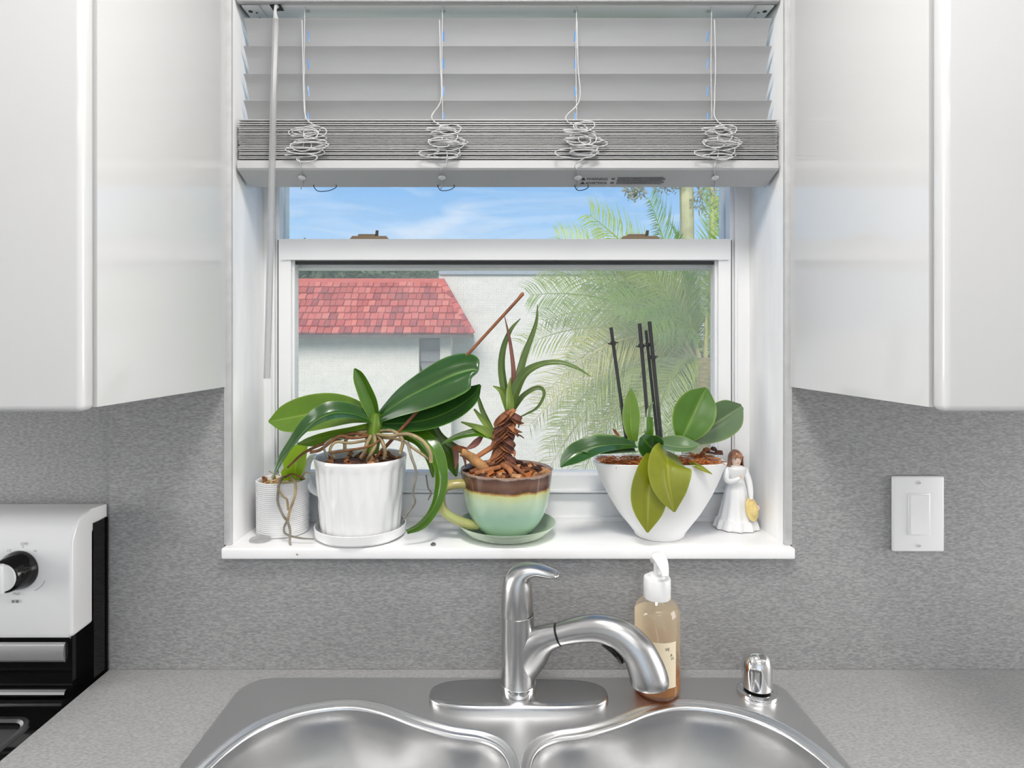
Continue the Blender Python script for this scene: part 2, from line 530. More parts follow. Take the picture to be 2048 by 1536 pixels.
x, y = LAMP3.location.x, LAMP3.location.y
t = thing('sink_light', 'round white ceiling light above the sink', 'light', (x, y, CEIL))
MB().lathe([(.20, CEIL), (.20, CEIL - .035), (.19, CEIL - .042), (.178, CEIL - .040), (.176, CEIL - .02)], x, y, 40).build('lamp_frame', M['white_plastic'], t)
MB().lathe([(.175, CEIL - .025), (.172, CEIL - .040), (.12, CEIL - .048), (.02, CEIL - .050)], x, y, 36).build('diffuser', bpy.data.materials['lamp_diffuser'], t)

# backsplash laminate on the back wall: joined panels
SPX = -0.627
box('backsplash_panel', SPX, OX0 - .012, -.006, 0, CT, 1.371, M['laminate'], wall_back)
box('backsplash_panel', OX0 - .012, OX1 + .012, -.006, 0, CT, OZ0, M['laminate'], wall_back)
box('backsplash_panel', OX1 + .012, 1.6, -.006, 0, CT, 1.371, M['laminate'], wall_back)
box('backsplash_panel', -1.45, SPX, -.002, 0, CT - .02, 1.371, M['laminate'], wall_back)
# pale bead round the opening
struct(box('trim_1', OX0 - .012, OX0, -.008, .001, OZ0 + .018, 2.2, M['trim'], None, r=.002, seg=2))
struct(box('trim_2', OX1, OX1 + .012, -.008, .001, OZ0 + .018, 2.2, M['trim'], None, r=.002, seg=2))
# marble window board
tag(struct(box('trim_3', OX0 - .010, OX1 + .010, -.022, .135, OZ0, SILL_Z, M['marble'], None, r=.003)), 'white marble window sill under the kitchen window', 'sill')

# ------------------------------------------------------------------ window
FY = .13                       # room face of the fixed frame
win = struct(thing('window_1', 'white single-hung kitchen window with screened lower sash', 'window', (.017, FY, SILL_Z)))


def X(px, y): return P(px, 0, y).x
def Z(py, y): return P(0, py, y).z


SY = FY - .008
# fixed frame
b = MB()
xl, xr = X(557, SY), X(1462, SY)
b.box(OX0, xl - .001, FY, FY + .02, SILL_Z, OZ1); b.box(xr + .001, OX1, FY, FY + .02, SILL_Z, OZ1)
b.box(OX0, xl - .012, FY + .02, FY + .085, SILL_Z, OZ1); b.box(xr + .012, OX1, FY + .02, FY + .085, SILL_Z, OZ1)
b.box(xl - .001, xr + .001, FY, FY + .085, SILL_Z, Z(988, FY)); b.box(xl - .001, xr + .001, FY, FY + .085, 2.17, OZ1)
b.box(xl - .001, xr + .001, FY + .005, FY + .07, Z(988, FY), Z(984, FY))
# thin stop beads that stand proud
b.box(xl - .012, xl - .008, FY - .006, FY, SILL_Z + .02, OZ1); b.box(xr + .008, xr + .012, FY - .006, FY, SILL_Z + .02, OZ1)
b.box(OX0, OX1, FY - .006, FY, SILL_Z, SILL_Z + .008)
b.build('window_frame', M['vinyl'], win)
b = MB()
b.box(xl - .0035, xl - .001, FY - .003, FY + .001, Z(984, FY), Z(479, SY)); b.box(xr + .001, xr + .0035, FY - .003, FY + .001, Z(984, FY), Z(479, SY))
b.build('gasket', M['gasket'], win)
# lower sash (room side)
ls = MB()
gxl, gxr = X(582, SY), X(1437, SY)
zt, zm, zb, zbb = Z(478, SY), Z(520, SY), Z(951, SY), Z(984, SY)
ls.box(xl, gxl, SY, SY + .035, zbb, zt); ls.box(gxr, xr, SY, SY + .035, zbb, zt)
ls.box(gxl, gxr, SY, SY + .035, zm, zt); ls.box(gxl, gxr, SY, SY + .035, zbb, zb)
ls.box(xl + .006, xr - .006, SY - .003, SY, zm, zm + .010)
ls.box(xl, xr, SY - .004, SY, zbb, zbb + .004)
ls.box(gxl, gxl + .004, SY + .008, SY + .03, zb, zm); ls.box(gxr - .004, gxr, SY + .008, SY + .03, zb, zm)
ls.box(gxl, gxr, SY + .008, SY + .03, zb, zb + .005)
lsash = ls.build('lower_sash', M['vinyl'], win)
box('pane', gxl + .004, gxr - .004, SY + .018, SY + .022, zb + .005, zm, M['glass_low'], lsash)
box('rail_gap_shade', gxl + .004, gxr - .004, SY + .012, SY + .017, zm - .0065, zm, M['gasket'], lsash)  # dark strip standing in for the shaded gap under the meeting rail
# insect screen outside the lower sash
scr = bpy.data.materials.new('insect_screen'); scr.use_nodes = True
n, l = scr.node_tree.nodes, scr.node_tree.links
n.remove(n['Principled BSDF'])
tr = n.new('ShaderNodeBsdfTransparent'); df = n.new('ShaderNodeBsdfDiffuse'); df.inputs[0].default_value = (*g(190), 1)
tlu = n.new('ShaderNodeBsdfTranslucent'); tlu.inputs[0].default_value = (*g(190), 1)
m0 = n.new('ShaderNodeMixShader'); m0.inputs[0].default_value = .5; l.new(df.outputs[0], m0.inputs[1]); l.new(tlu.outputs[0], m0.inputs[2])
tc = n.new('ShaderNodeTexCoord')
sx = n.new('ShaderNodeSeparateXYZ'); l.new(tc.outputs['Object'], sx.inputs[0])
mxs = []
for ax in ('X', 'Z'):
    q = n.new('ShaderNodeMath'); q.operation = 'MULTIPLY'; q.inputs[1].default_value = 2 * PI / .0022; l.new(sx.outputs[ax], q.inputs[0])
    w = n.new('ShaderNodeMath'); w.operation = 'SINE'; l.new(q.outputs[0], w.inputs[0]); mxs.append(w)
ad = n.new('ShaderNodeMath'); ad.operation = 'MAXIMUM'; l.new(mxs[0].outputs[0], ad.inputs[0]); l.new(mxs[1].outputs[0], ad.inputs[1])
mr = n.new('ShaderNodeMapRange'); mr.inputs['From Min'].default_value = -.4; mr.inputs['From Max'].default_value = 1; mr.inputs['To Min'].default_value = .07; mr.inputs['To Max'].default_value = .26
l.new(ad.outputs[0], mr.inputs['Value'])
mx = n.new('ShaderNodeMixShader'); l.new(mr.outputs[0], mx.inputs[0]); l.new(tr.outputs[0], mx.inputs[1]); l.new(m0.outputs[0], mx.inputs[2]); l.new(mx.outputs[0], n['Material Output'].inputs[0])
box('insect_screen', gxl - .02, gxr + .02, FY + .078, FY + .0786, zbb, zm, scr, win)
# upper sash (outside)
UY = FY + .032
ux0, ux1 = X(568, UY), X(1447, UY)
us = MB()
us.box(xl - .011, ux0, UY, UY + .010, zm - .012, 2.17); us.box(ux1, xr + .011, UY, UY + .010, zm - .012, 2.17)
us.box(ux0, ux1, UY, UY + .04, zm - .010, zt - .012); us.box(ux0, ux1, UY, UY + .010, 2.14, 2.17)
usash = us.build('upper_sash', M['vinyl'], win)
box('pane', ux0, ux1, UY + .004, UY + .007, zt - .012, 2.14, M['glass'], usash)
# sash latches on the meeting rail
for pxc in (741, 1278):
    c = P(pxc, 478, SY + .014)
    k = MB()
    k.prism([(c.x - .036, zt), (c.x + .036, zt), (c.x + .031, zt + .006), (c.x - .031, zt + .006)], 'y', SY + .002, SY + .026)
    k.rbox(c.x - .022, c.x + .010, SY + .006, SY + .022, zt + .004, zt + .0105, .002, 2)
    la = k.build('sash_latch', M['tan'], lsash)
    k = MB()
    k.tube([(c.x + .006, SY + .012, zt + .004), (c.x + .012, SY + .008, zt + .006), (c.x + .014, SY + .006, zt + .017)], [.0035, .0032, .0026], 8, 8)
    k.build('latch_lever', M['tan_d'], la)

# ------------------------------------------------------------------ venetian blind
blind = thing('window_blind', 'white wooden slat blind half raised in the kitchen window', 'blind', (.017, .03, OZ1))
BX0, BX1 = OX0 + .006, OX1 - .006
b = MB()
b.rbox(BX0 + .002, BX1 - .002, .018, .060, 2.000, 2.042, .003, 2)
headrail = b.build('headrail', M['white_plastic'], blind)
b = MB(); b.rbox(BX0 - .003, BX1 + .003, .004, .014, 1.9995, OZ1 - .002, .002, 2); b.build('valance', M['slat'], blind)
for s in (-1, 1):
    xe = BX0 if s < 0 else BX1
    k = MB(); k.box(min(xe, xe - s * .030), max(xe, xe - s * .030), .014, .064, 1.9975, 1.9995)
    k.box(min(xe, xe - s * .0015), max(xe, xe - s * .0015), .014, .064, 1.9975, 2.043)
    br = k.build('bracket', mat('bracket_white', g(222), .4), blind)
    k = MB()
    for (dx, dy, r) in ((.010, .030, .0035), (.019, .034, .0018), (.018, .050, .0016)):
        k.lathe([(r, 1.9970), (r, 1.9978)], xe - s * dx, dy, 12)
    k.build('screw', M['darkmetal'], br)

CORDS = [X(610, .02), X(885, .02), X(1153, .02), X(1423, .02)]


def slat_mesh(z_top, y_top, z_bot, y_bot, x0, x1, holes, th=.0026):
    """a curved slat with lift-cord slots; section runs from (y_top,z_top) to (y_bot,z_bot)"""
    xs = [x0]
    for c in holes: xs += [c - .0016, c + .0016]
    xs.append(x1)
    vsn = [0, .12, .26, .40, .72, .88, 1.0]
    a = Vector((0, y_top, z_top)); e_ = Vector((0, y_bot, z_bot))
    d = (e_ - a); nrm = Vector((0, -d.z, d.y)).normalized()
    if nrm.y > 0: nrm = -nrm
    k = MB()
    vs, fs, uvs = [], [], []
    nv = len(vsn)
    for side in (0, 1):
        for x in xs:
            for t in vsn:
                p = a + d * t + nrm * (-.0038 * (1 - (2 * t - 1) ** 2)) - nrm * (th * side)
                vs.append((x, p.y, p.z)); uvs.append((x, t))
    nx = len(xs)

    def ix(side, i, j): return side * nx * nv + i * nv + j
    holecells = set()
    for h in range(len(holes)):
        for j in (3,): holecells.add((1 + 2 * h, j))
    for i in range(nx - 1):
        for j in range(nv - 1):
            if (i, j) in holecells:
                for (p, q) in (((i, j), (i + 1, j)), ((i + 1, j), (i + 1, j + 1)), ((i + 1, j + 1), (i, j + 1)), ((i, j + 1), (i, j))):
                    fs.append((ix(0, *p), ix(0, *q), ix(1, *q), ix(1, *p)))
                continue
            fs.append((ix(0, i, j), ix(0, i + 1, j), ix(0, i + 1, j + 1), ix(0, i, j + 1)))
            fs.append((ix(1, i, j + 1), ix(1, i + 1, j + 1), ix(1, i + 1, j), ix(1, i, j)))
    for i in range(nx - 1):
        for j in (0, nv - 1):
            fs.append((ix(0, i, j), ix(0, i + 1, j), ix(1, i + 1, j), ix(1, i, j)))
    for j in range(nv - 1):
        for i in (0, nx - 1):
            fs.append((ix(0, i, j), ix(0, i, j + 1), ix(1, i, j + 1), ix(1, i, j)))
    k.add(vs, fs, uvs)
    return k


for i in range(4):
    zt_ = [1.9815, 1.9350, 1.8890, 1.8445][i]
    slat_mesh(zt_, .021, zt_ - .0425, .045, BX0 + .002, BX1 - .002, CORDS).build('slat', M['slat'], blind, smooth=40)
z0, z1 = 1.806, 1.7435
NST = 20
for i in range(NST):
    t = i / (NST - 1)
    zz = z0 + (z1 - z0) * (t ** .92)
    yo = random.uniform(-.0012, .0012)
    xo = random.uniform(-.001, .001)
    tilt = .004 + random.uniform(-.0008, .0008) + (.004 if i < 3 else 0)
    slat_mesh(zz, .006 + yo, zz - tilt, .055 + yo, BX0 + xo, BX1 + xo, [], .0017).build('slat', M['slat'], blind, smooth=40)
# bottom rail, tipped so its underside faces the room
rb = MB()
rail = [(.004, 1.740), (.052, 1.732), (.055, 1.712), (.051, 1.7085), (.0065, 1.7245), (.004, 1.7275)]
rb.prism(rail, 'x', BX0 - .001, BX1 + .001)
brail = rb.build('bottom_rail', mat('white_bottom_rail', g(192), .45), blind)
RA, RB_ = Vector((0, .051, 1.7085)), Vector((0, .0065, 1.7245))
RV = (RB_ - RA); RLEN = RV.length; RV = RV.normalized(); RN = Vector((0, -RV.z, RV.y)); RN = RN if RN.z < 0 else -RN


def on_rail(x, v, off=.0006):
    p = RA + RV * v + RN * off
    return Vector((x, p.y, p.z))


def text_mesh(body, size, bold=False):
    cu = bpy.data.curves.new('t', 'FONT'); cu.body = body; cu.size = size
    if bold: cu.offset = size * .018
    to = bpy.data.objects.new('t', cu); COL.objects.link(to)
    bpy.context.view_layer.update()
    me = bpy.data.meshes.new_from_object(to.evaluated_get(bpy.context.evaluated_depsgraph_get()))
    vs = [v.co.copy() for v in me.vertices]; fs = [list(p.vertices) for p in me.polygons]
    bpy.data.objects.remove(to); bpy.data.curves.remove(cu); bpy.data.meshes.remove(me)
    return vs, fs


def lettering(name, body, size, org, ux, uy, material, parent, bold=False, width=None):
    vs, fs = text_mesh(body, size, bold)
    sx = width / max(v.x for v in vs) if width else 1
    ux, uy = Vector(ux), Vector(uy)
    k = MB(); k.add([Vector(org) + ux * v.x * sx + uy * v.y for v in vs], fs)
    return k.build(name, material, parent, smooth=0)


# warning label
lx0, lx1 = X(1158, .03), X(1334, .03)
k = MB()
k.add([on_rail(lx0, .008, .0003), on_rail(lx1, .008, .0003), on_rail(lx1 + .002, .031, .0003), on_rail(lx0, .031, .0003)], [(0, 1, 2, 3)])
wlab = k.build('warning_label', mat('label_paper', g(196), .6), brail, smooth=0)
for j, (s_, v) in enumerate((('WARNING', .0205), ('ADVERTENCIA', .0095))):
    x_ = lx0 + .003
    k = MB(); k.add([on_rail(x_, v), on_rail(x_ + .0085, v), on_rail(x_ + .0042, v + .008)], [(0, 1, 2)]); k.build('warning_triangle', M['ink'], wlab, smooth=0)
    lettering('lettering', s_, .0098 if j == 0 else .0092, on_rail(x_ + .0095, v), (1, 0, 0), RV, M['ink'], wlab, True, width=.036)
    k = MB(); cxm = x_ + .054
    k.add([on_rail(cxm + .0035 * math.cos(a * PI / 6), v + .0036 + .0035 * math.sin(a * PI / 6)) for a in range(12)], [list(range(12))]); k.build('warning_symbol', M['ink_l'], wlab, smooth=0)
fp = mat('fine_print', g(120), .7, var=.45, vscale=260, stretch=(1, 1, 1), var2=g(70))
k = MB(); nrow = 7
for r_ in range(nrow):
    v = .0095 + r_ * .0029
    xa = lx0 + .064
    xb = lx1 - .003 - (.004 if r_ in (0, 3, 6) else 0)
    k.add([on_rail(xa, v), on_rail(xb, v), on_rail(xb, v + .0019), on_rail(xa, v + .0019)], [(0, 1, 2, 3)])
o = k.build('fine_print', fp, wlab, smooth=0); o['kind'] = 'stuff'

# ladder cords, tangled lift cords, buttons, wire clips
for ci, cx in enumerate(CORDS):
    k = MB(); k.lathe([(.004, 1.9985), (.0042, 2.0005)], cx, .032, 12); k.build('cord_guide', M['trim'], blind)
    k = MB(); k.tube([(cx, .0195, 2.0), (cx - .001, .0195, 1.9), (cx + .0005, .0195, 1.812)], .0008, 5, 14); k.build('ladder_cord', M['cord'], blind)
    rnd = random.Random(40 + ci)
    pc = [610, 885, 1160, 1435][ci]
    pts = [P(pc - 6, 40, .017), P(pc - 4, 130, .016), P(pc - 2 + rnd.uniform(-4, 4), 200, .014), P(pc + rnd.uniform(-30, 8), 238, .002)]
    nloop = 84
    ph, sxx = rnd.uniform(0, 6), 0
    for q in range(nloop):
        t = q / (nloop - 1)
        wd = (20 + 16 * t) * (1 + .35 * math.sin(q * .37 + ph))
        an = q * .95 + ph
        pts.append(P(pc + 6 + wd * math.cos(an) + 12 * math.sin(q * .23 + ph), 254 + 58 * t + (8 + 3 * math.sin(q * .31)) * math.sin(an) + 6 * math.sin(q * .17 + 2 * ph), -.005 + .005 * math.sin(q * .61 + ph)))
    ex = [604, 884, 1156, 1430][ci]
    pts += [P(ex + rnd.uniform(-8, 10), 328, -.003), P(ex - 2, 340, .002), P(ex, 354, .021), P(ex + 1, 366, .037), P(ex - 2, 378, .050)]
    k = MB(); k.tube(pts, .00098, 5, 520); lc = k.build('lift_cord', M['cord'], blind)
    k = MB(); c = P(ex, 355, .0225)
    k.loft([(c + RN * -.002, .003, .003), (c + RN * .0005, .0062, .0062), (c + RN * .0018, .005, .005), (c + RN * .0024, .0012, .0012)], 14)
    k.build('cord_button', M['white_plastic'], lc)
for (pa, w_, hh) in ((650, 22, 9), (892, 16, 6), (1163, 13, 5)):
    k = MB(); y_ = .045
    k.tube([P(pa - w_, 368, y_), P(pa - w_, 374, y_), P(pa - w_ * .6, 378 + hh * .5, y_), P(pa + w_ * .3, 378 + hh * .4, y_), P(pa + w_, 375, y_), P(pa + w_, 368, y_)], .0007, 5, 26)
    k.build('wire_clip', M['darkmetal'], brail)
# tilt wand
wt = MB()
wt.tube([P(552, 40, .006), P(546, 250, -.012), P(541, 500, -.020), P(534, 757, -.024)], .0052, 6, 12)
wand = wt.build('tilt_wand', M['wand'], blind)
k = MB(); c = P(552, 14, .012)
k.tube([c + Vector((0, .004, .004)), c, c + Vector((0, -.004, -.010)), P(552, 40, .006)], [.004, .003, .0025, .0045], 8, 12)
k.build('wand_hook', M['trim'], wand)
box('tilter_slot', X(541, .017), X(562, .017), .0135, .030, 1.9983, 1.9999, M['darkmetal'], headrail)

# ------------------------------------------------------------------ wall cabinets
CB = 1.371


def wall_cabinet(side, label):
    s = side
    xin = OX0 - .0085 if s < 0 else OX1 + .0085
    xo = xin + s * .76
    c = thing('wall_cabinet', label, 'cabinet', ((xin + xo) / 2, -.16, CB))
    x0, x1 = min(xin, xo), max(xin, xo)
    b = MB()
    b.box(x0, x0 + .018, -.320, -.0065, CB, 2.2); b.box(x1 - .018, x1, -.320, -.0065, CB, 2.2)
    b.box(x0 + .018, x1 - .018, -.320, -.0065, CB, CB + .018); b.box(x0 + .018, x1 - .018, -.320, -.0065, 2.182, 2.2)
    b.box(x0 + .018, x1 - .018, -.02, -.0065, CB + .018, 2.182)
    b.build('body', M['cab'], c)
    half = (xin + xo) / 2
    for a0, a1 in ((xin, half - s * .0015), (half + s * .0015, xo)):
        box('door', min(a0, a1), max(a0, a1), -.344, -.3225, CB - .003, 2.2, M['cab'], c, r=.007, seg=4)
    return c


wall_cabinet(-1, 'white gloss wall cabinet left of window above the range')
wall_cabinet(1, 'white gloss wall cabinet right of window above light switch')

# ------------------------------------------------------------------ counter, base cabinet, sink
SX0, SX1, SYB, SYF = -.393, .437, -.034, -.592
SCX = .0265
SZ = .9175


def rrect(x0, x1, y0, y1, r, n=8):
    o = []
    for cx, cy, a in ((x1 - r, y1 - r, 0), (x0 + r, y1 - r, PI / 2), (x0 + r, y0 + r, PI), (x1 - r, y0 + r, 1.5 * PI)):
        for i in range(n + 1):
            t = a + PI / 2 * i / n
            o.append((cx + r * math.cos(t), cy + r * math.sin(t)))
    return o


def offset(poly, d):
    n = len(poly); out = []
    ar = sum(poly[i][0] * poly[(i + 1) % n][1] - poly[(i + 1) % n][0] * poly[i][1] for i in range(n))
    sg = 1 if ar > 0 else -1
    for i in range(n):
        a, b_ = Vector(poly[i - 1]), Vector(poly[(i + 1) % n])
        t = (b_ - a).normalized()
        out.append((poly[i][0] + sg * t.y * d, poly[i][1] - sg * t.x * d))
    return out


def fill_region(loops, z):
    """flat face set between an outer loop and holes"""
    bm = bmesh.new(); eds = []
    for lp in loops:
        vs = [bm.verts.new((p[0], p[1], z)) for p in lp]
        eds += [bm.edges.new((vs[i], vs[(i + 1) % len(vs)])) for i in range(len(vs))]
    bmesh.ops.triangle_fill(bm, use_beauty=True, use_dissolve=False, edges=eds)
    bm.verts.index_update()
    out = ([v.co.copy() for v in bm.verts], [[v.index for v in f.verts] for f in bm.faces])
    bm.free()
    return out


def ring(k, la, za, lb, zb_):
    n = len(la)
    k.add([(p[0], p[1], za) for p in la] + [(p[0], p[1], zb_) for p in lb], [(i, (i + 1) % n, n + (i + 1) % n, n + i) for i in range(n)])


CX0, CX1, CYF = SPX, 1.6, -.645
hole = rrect(SX0 + .02, SX1 - .02, SYF + .02, SYB - .02, .05)
outer = [(CX0, CYF), (CX1, CYF), (CX1, -.0065), (CX0, -.0065)]
k = MB()
for z in (CT - .038, CT):
    k.add(*fill_region([outer, hole], z))
ring(k, outer, CT - .038, outer, CT); ring(k, hole, CT - .038, hole, CT)
k.build('countertop', M['counter'], None, smooth=0)
tag(bpy.data.objects['countertop'], 'grey speckled laminate countertop around the steel sink', 'countertop')
bc = thing('base_cabinet', 'white base cabinet run under grey countertop', 'cabinet', ((CX0 + CX1) / 2, -.3, 0))
b = MB()
for x in (CX0 + .003, .60, CX1 - .021): b.box(x, x + .018, -.60, -.01, .10, CT - .038)
b.box(CX0 + .003, CX1 - .003, -.60, -.01, .085, .10); b.box(CX0 + .003, CX1 - .003, -.54, -.52, 0, .085)
b.build('body', M['cab'], bc)
for i in range(4):
    w_ = (CX1 - CX0 - .01) / 4
    box('door', CX0 + .005 + i * w_ + .0015, CX0 + .005 + (i + 1) * w_ - .0015, -.622, -.601, .10, CT - .042, M['cab'], bc, r=.005, seg=2)

LB = [(-.3600, -.238), (-.348, -.196), (-.325, -.1545), (-.2817, -.121), (-.221, -.106), (-.168, -.118), (-.114, -.147), (-.064, -.168),
      (-.0233, -.178), (.0030, -.198), (.0150, -.238), (.0165, -.32), (.0150, -.42), (.000, -.50), (-.05, -.540), (-.13, -.556), (-.22, -.558), (-.30, -.535),
      (-.348, -.47), (-.364, -.39), (-.365, -.30)]
LBs = [(p[0], p[1]) for p in crom(LB + [LB[0]], 106)[:-1]]
RBs = [(2 * SCX + .003 - p[0], p[1]) for p in LBs][::-1]
sk = thing('kitchen_sink', 'stainless steel double bowl sink set into the counter', 'sink', (SCX, -.3, CT - .2))
srim = rrect(SX0, SX1, SYF, SYB, .045)
k = MB()
k.add(*fill_region([offset(srim, -.003), offset(LBs, .013), offset(RBs, .013)], SZ))
ring(k, offset(srim, -.003), SZ, srim, SZ - .0012); ring(k, srim, SZ - .0012, srim, CT + .0003)
bm = bmesh.new()
deck = k.build('sink_deck', M['steel'], sk, smooth=35)
for lp in (LBs, RBs):
    k = MB()
    prof = [(.013, SZ), (.0105, SZ - .0005), (.008, SZ - .0028), (.0045, SZ - .0042), (.0022, SZ - .0046), (.0008, SZ - .0062), (0, SZ - .010), (-.0008, SZ - .03),
            (-.004, SZ - .10), (-.008, SZ - .165), (-.014, SZ - .180), (-.026, SZ - .190), (-.045, SZ - .194)]
    loops = [offset(lp, d) for d, z in prof]
    for i in range(len(prof) - 1): ring(k, loops[i], prof[i][1], loops[i + 1], prof[i + 1][1])
    k.add(*fill_region([loops[-1]], prof[-1][1]))
    bm_ = k.build('sink_bowl', M['steel_bowl'], sk, smooth=0)
    me = bm_.data
    bm = bmesh.new(); bm.from_mesh(me); bmesh.ops.remove_doubles(bm, verts=bm.verts[:], dist=1e-5); bmesh.ops.recalc_face_normals(bm, faces=bm.faces[:])
    if sum(f.normal.z for f in bm.faces) < 0: bmesh.ops.reverse_faces(bm, faces=bm.faces[:])
    bm.to_mesh(me); bm.free(); me.shade_smooth()
    cx = sum(p[0] for p in lp) / len(lp)
    dk = MB(); dk.lathe([(.044, SZ - .1938), (.044, SZ - .190), (.036, SZ - .189), (.034, SZ - .193), (.004, SZ - .1935)], cx, -.34, 32); dk.build('drain', M['chrome'], bm_)

# ------------------------------------------------------------------ faucet
FB = P(1037, 1388, 0)
FYc = -.096
fx = X(1037, FYc)
fa = thing('kitchen_faucet', 'satin nickel pull-out faucet on the sink deck', 'faucet', (fx, FYc, SZ))
# escutcheon
k = MB()
ol = []
hw, hd = .131, .037
for i in range(48):
    a = 2 * PI * i / 48
    ca, sa = math.cos(a), math.sin(a)
    ol.append((fx + hw * math.copysign(abs(ca) ** .45, ca), FYc + hd * math.copysign(abs(sa) ** .8, sa)))
lv = [(0, SZ), (0, SZ + .0085), (-.001, SZ + .0105), (-.003, SZ + .0118), (-.012, SZ + .0132), (-.024, SZ + .0138)]
lo = [offset(ol, d) for d, z in lv]
for i in range(len(lv) - 1): ring(k, lo[i], lv[i][1], lo[i + 1], lv[i + 1][1])
k.add(*fill_region([lo[-1]], lv[-1][1]))
o = k.build('escutcheon', M['nickel'], fa, smooth=0)
me = o.data; bm = bmesh.new(); bm.from_mesh(me); bmesh.ops.remove_doubles(bm, verts=bm.verts[:], dist=1e-6); bmesh.ops.recalc_face_normals(bm, faces=bm.faces[:]); bm.to_mesh(me); bm.free(); me.shade_smooth(); me.set_sharp_from_angle(angle=math.radians(40))
ZB = SZ + .0135
k = MB(); k.lathe([(.0262, ZB - .002), (.0264, ZB + .012), (.0258, ZB + .0135)], fx, FYc, 40); k.build('base_ring', M['chrome'], fa)
zh = Z(1226, FYc)
k = MB(); k.lathe([(.0250, ZB + .0135), (.0248, ZB + .02), (.0238, ZB + .05), (.0236, zh - .0015), (.0226, zh - .0005)], fx - .001, FYc, 40)
body = k.build('faucet_body', M['nickel'], fa)


def FP(px, py, d):      # pixel at camera distance d
    return P(px, py, d - CAM_D)


dB = CAM_D + FYc
# flared branch from the body into the spout
k = MB()
br = [((1042, 1352, dB), .017, .020), ((1050, 1325, dB - .002), .020, .026), ((1064, 1300, dB - .006), .0195, .0275), ((1082, 1283, dB - .011), .0178, .0225), ((1100, 1274, dB - .015), .0165, .0185), ((1117, 1269, dB - .019), .0158, .0166)]
q = crom([list(FP(*c)) + [a, b_] for c, a, b_ in br], 22)
k.loft([(Vector(a[:3]), a[3], a[4]) for a in q], 28, ref=(0, -1, 0)); k.build('spout_branch', M['nickel'], fa, smooth=60)
k = MB(); c1, c2 = FP(1116, 1269, dB - .019), FP(1120, 1268, dB - .020)
k.loft([(c1, .0150, .0160), (c2, .0150, .0160)], 28, ref=(0, -1, 0)); k.build('joint_ring', M['darkmetal'], fa)
k = MB()
sp = [((1120, 1268, dB - .020), .0158, .0162), ((1155, 1260, dB - .027), .0172, .0176), ((1198, 1257, dB - .036), .0182, .0190), ((1240, 1270, dB - .045), .0198, .0212),
      ((1272, 1298, dB - .053), .0215, .0232), ((1290, 1332, dB - .058), .0232, .0250), ((1298, 1358, dB - .060), .0245, .0262), ((1299, 1366, dB - .060), .0240, .0256)]
q = crom([list(FP(*c)) + [a, b_] for c, a, b_ in sp], 40)
k.loft([(Vector(a[:3]), a[3], a[4]) for a in q], 32, ref=(0, -1, 0)); spout = k.build('spray_head', M['nickel'], fa, smooth=60)
k = MB(); e0, e1 = Vector(q[-1][:3]), Vector(q[-2][:3]); dn = (e0 - e1).normalized()
k.loft([(e0 - dn * .002, .019, .020), (e0 + dn * .0015, .018, .019)], 28, ref=(0, -1, 0)); k.build('nozzle', M['darkmetal'], spout)
k = MB(); k.loft([(FP(1205, 1287, dB - .040), .004, .003), (FP(1222, 1296, dB - .045), .008, .005), (FP(1236, 1310, dB - .048), .008, .005), (FP(1244, 1326, dB - .050), .004, .003)], 14, ref=(0, -1, 0)); k.build('spray_button', M['black'], spout)
# lever handle
k = MB()
hd_ = [((1034, 1225), .0236, .0236), ((1034, 1205), .0236, .0232), ((1034, 1182), .0228, .0222), ((1036, 1163), .0212, .0205), ((1043, 1149), .0190, .0160), ((1055, 1142), .0170, .0118),
       ((1070, 1140), .0155, .0088), ((1087, 1143), .0150, .0078), ((1102, 1147), .0140, .0066), ((1113, 1149), .0110, .0046), ((1119, 1148), .004, .0018)]
q = crom([list(FP(c[0], c[1], dB - .012 * i / 10)) + [a, b_] for i, (c, a, b_) in enumerate(hd_)], 44)
k.loft([(Vector(a[:3]), a[3], a[4]) for a in q], 30, ref=(0, -1, 0)); k.build('lever_handle', M['nickel'], fa, smooth=60)
k = MB(); k.lathe([(.0228, zh - .0012), (.0228, zh + .0008)], fx - .001, FYc, 40); k.build('seam_ring', M['darkmetal'], fa)

# air gap cap
ay = -.082
ax_ = X(1514, ay)
ag = thing('sink_air_gap', 'small chrome air gap cap at right rear of sink', 'air gap', (ax_, ay, SZ))
k = MB(); k.lathe([(.0290, SZ), (.0295, SZ + .004), (.0285, SZ + .007), (.0225, SZ + .0085), (.0215, SZ + .006)], ax_, ay, 36); k.build('flange', M['chrome'], ag)
k = MB(); k.lathe([(.0185, SZ + .006), (.0185, SZ + .013)], ax_, ay, 30); k.build('neck', M['black'], ag)
k = MB(); k.lathe([(.0200, SZ + .012), (.0213, SZ + .013), (.0215, SZ + .040), (.0205, SZ + .050), (.0175, SZ + .058), (.0120, SZ + .0635), (.005, SZ + .0655)], ax_, ay, 36); k.build('cap', M['chrome'], ag)

# ------------------------------------------------------------------ soap bottle
by = -.073
bx = X(1314, by)
BR = .0340
so = thing('soap_bottle', 'clear pump bottle of amber hand soap behind the faucet spout', 'bottle', (bx, by, SZ))
zc = Z(1192, by)
k = MB(); k.lathe([(.024, SZ + .0005), (.0305, SZ + .002), (BR, SZ + .008), (BR, zc - .026), (.0325, zc - .018), (.028, zc - .009), (.020, zc - .002), (.0165, zc + .002)], bx, by, 48)
k.build('bottle_shell', clearmat('clear_tinted_plastic', (.99, .97, .93), gloss=.10, rough=.03, film=.20, filmcol=rgb(244, 230, 204)), so)
liq = bpy.data.materials.new('amber_soap'); liq.use_nodes = True
n, l = liq.node_tree.nodes, liq.node_tree.links
n.remove(n['Principled BSDF'])
t1 = n.new('ShaderNodeBsdfTransparent'); t1.inputs[0].default_value = (*rgb(236, 168, 62), 1)
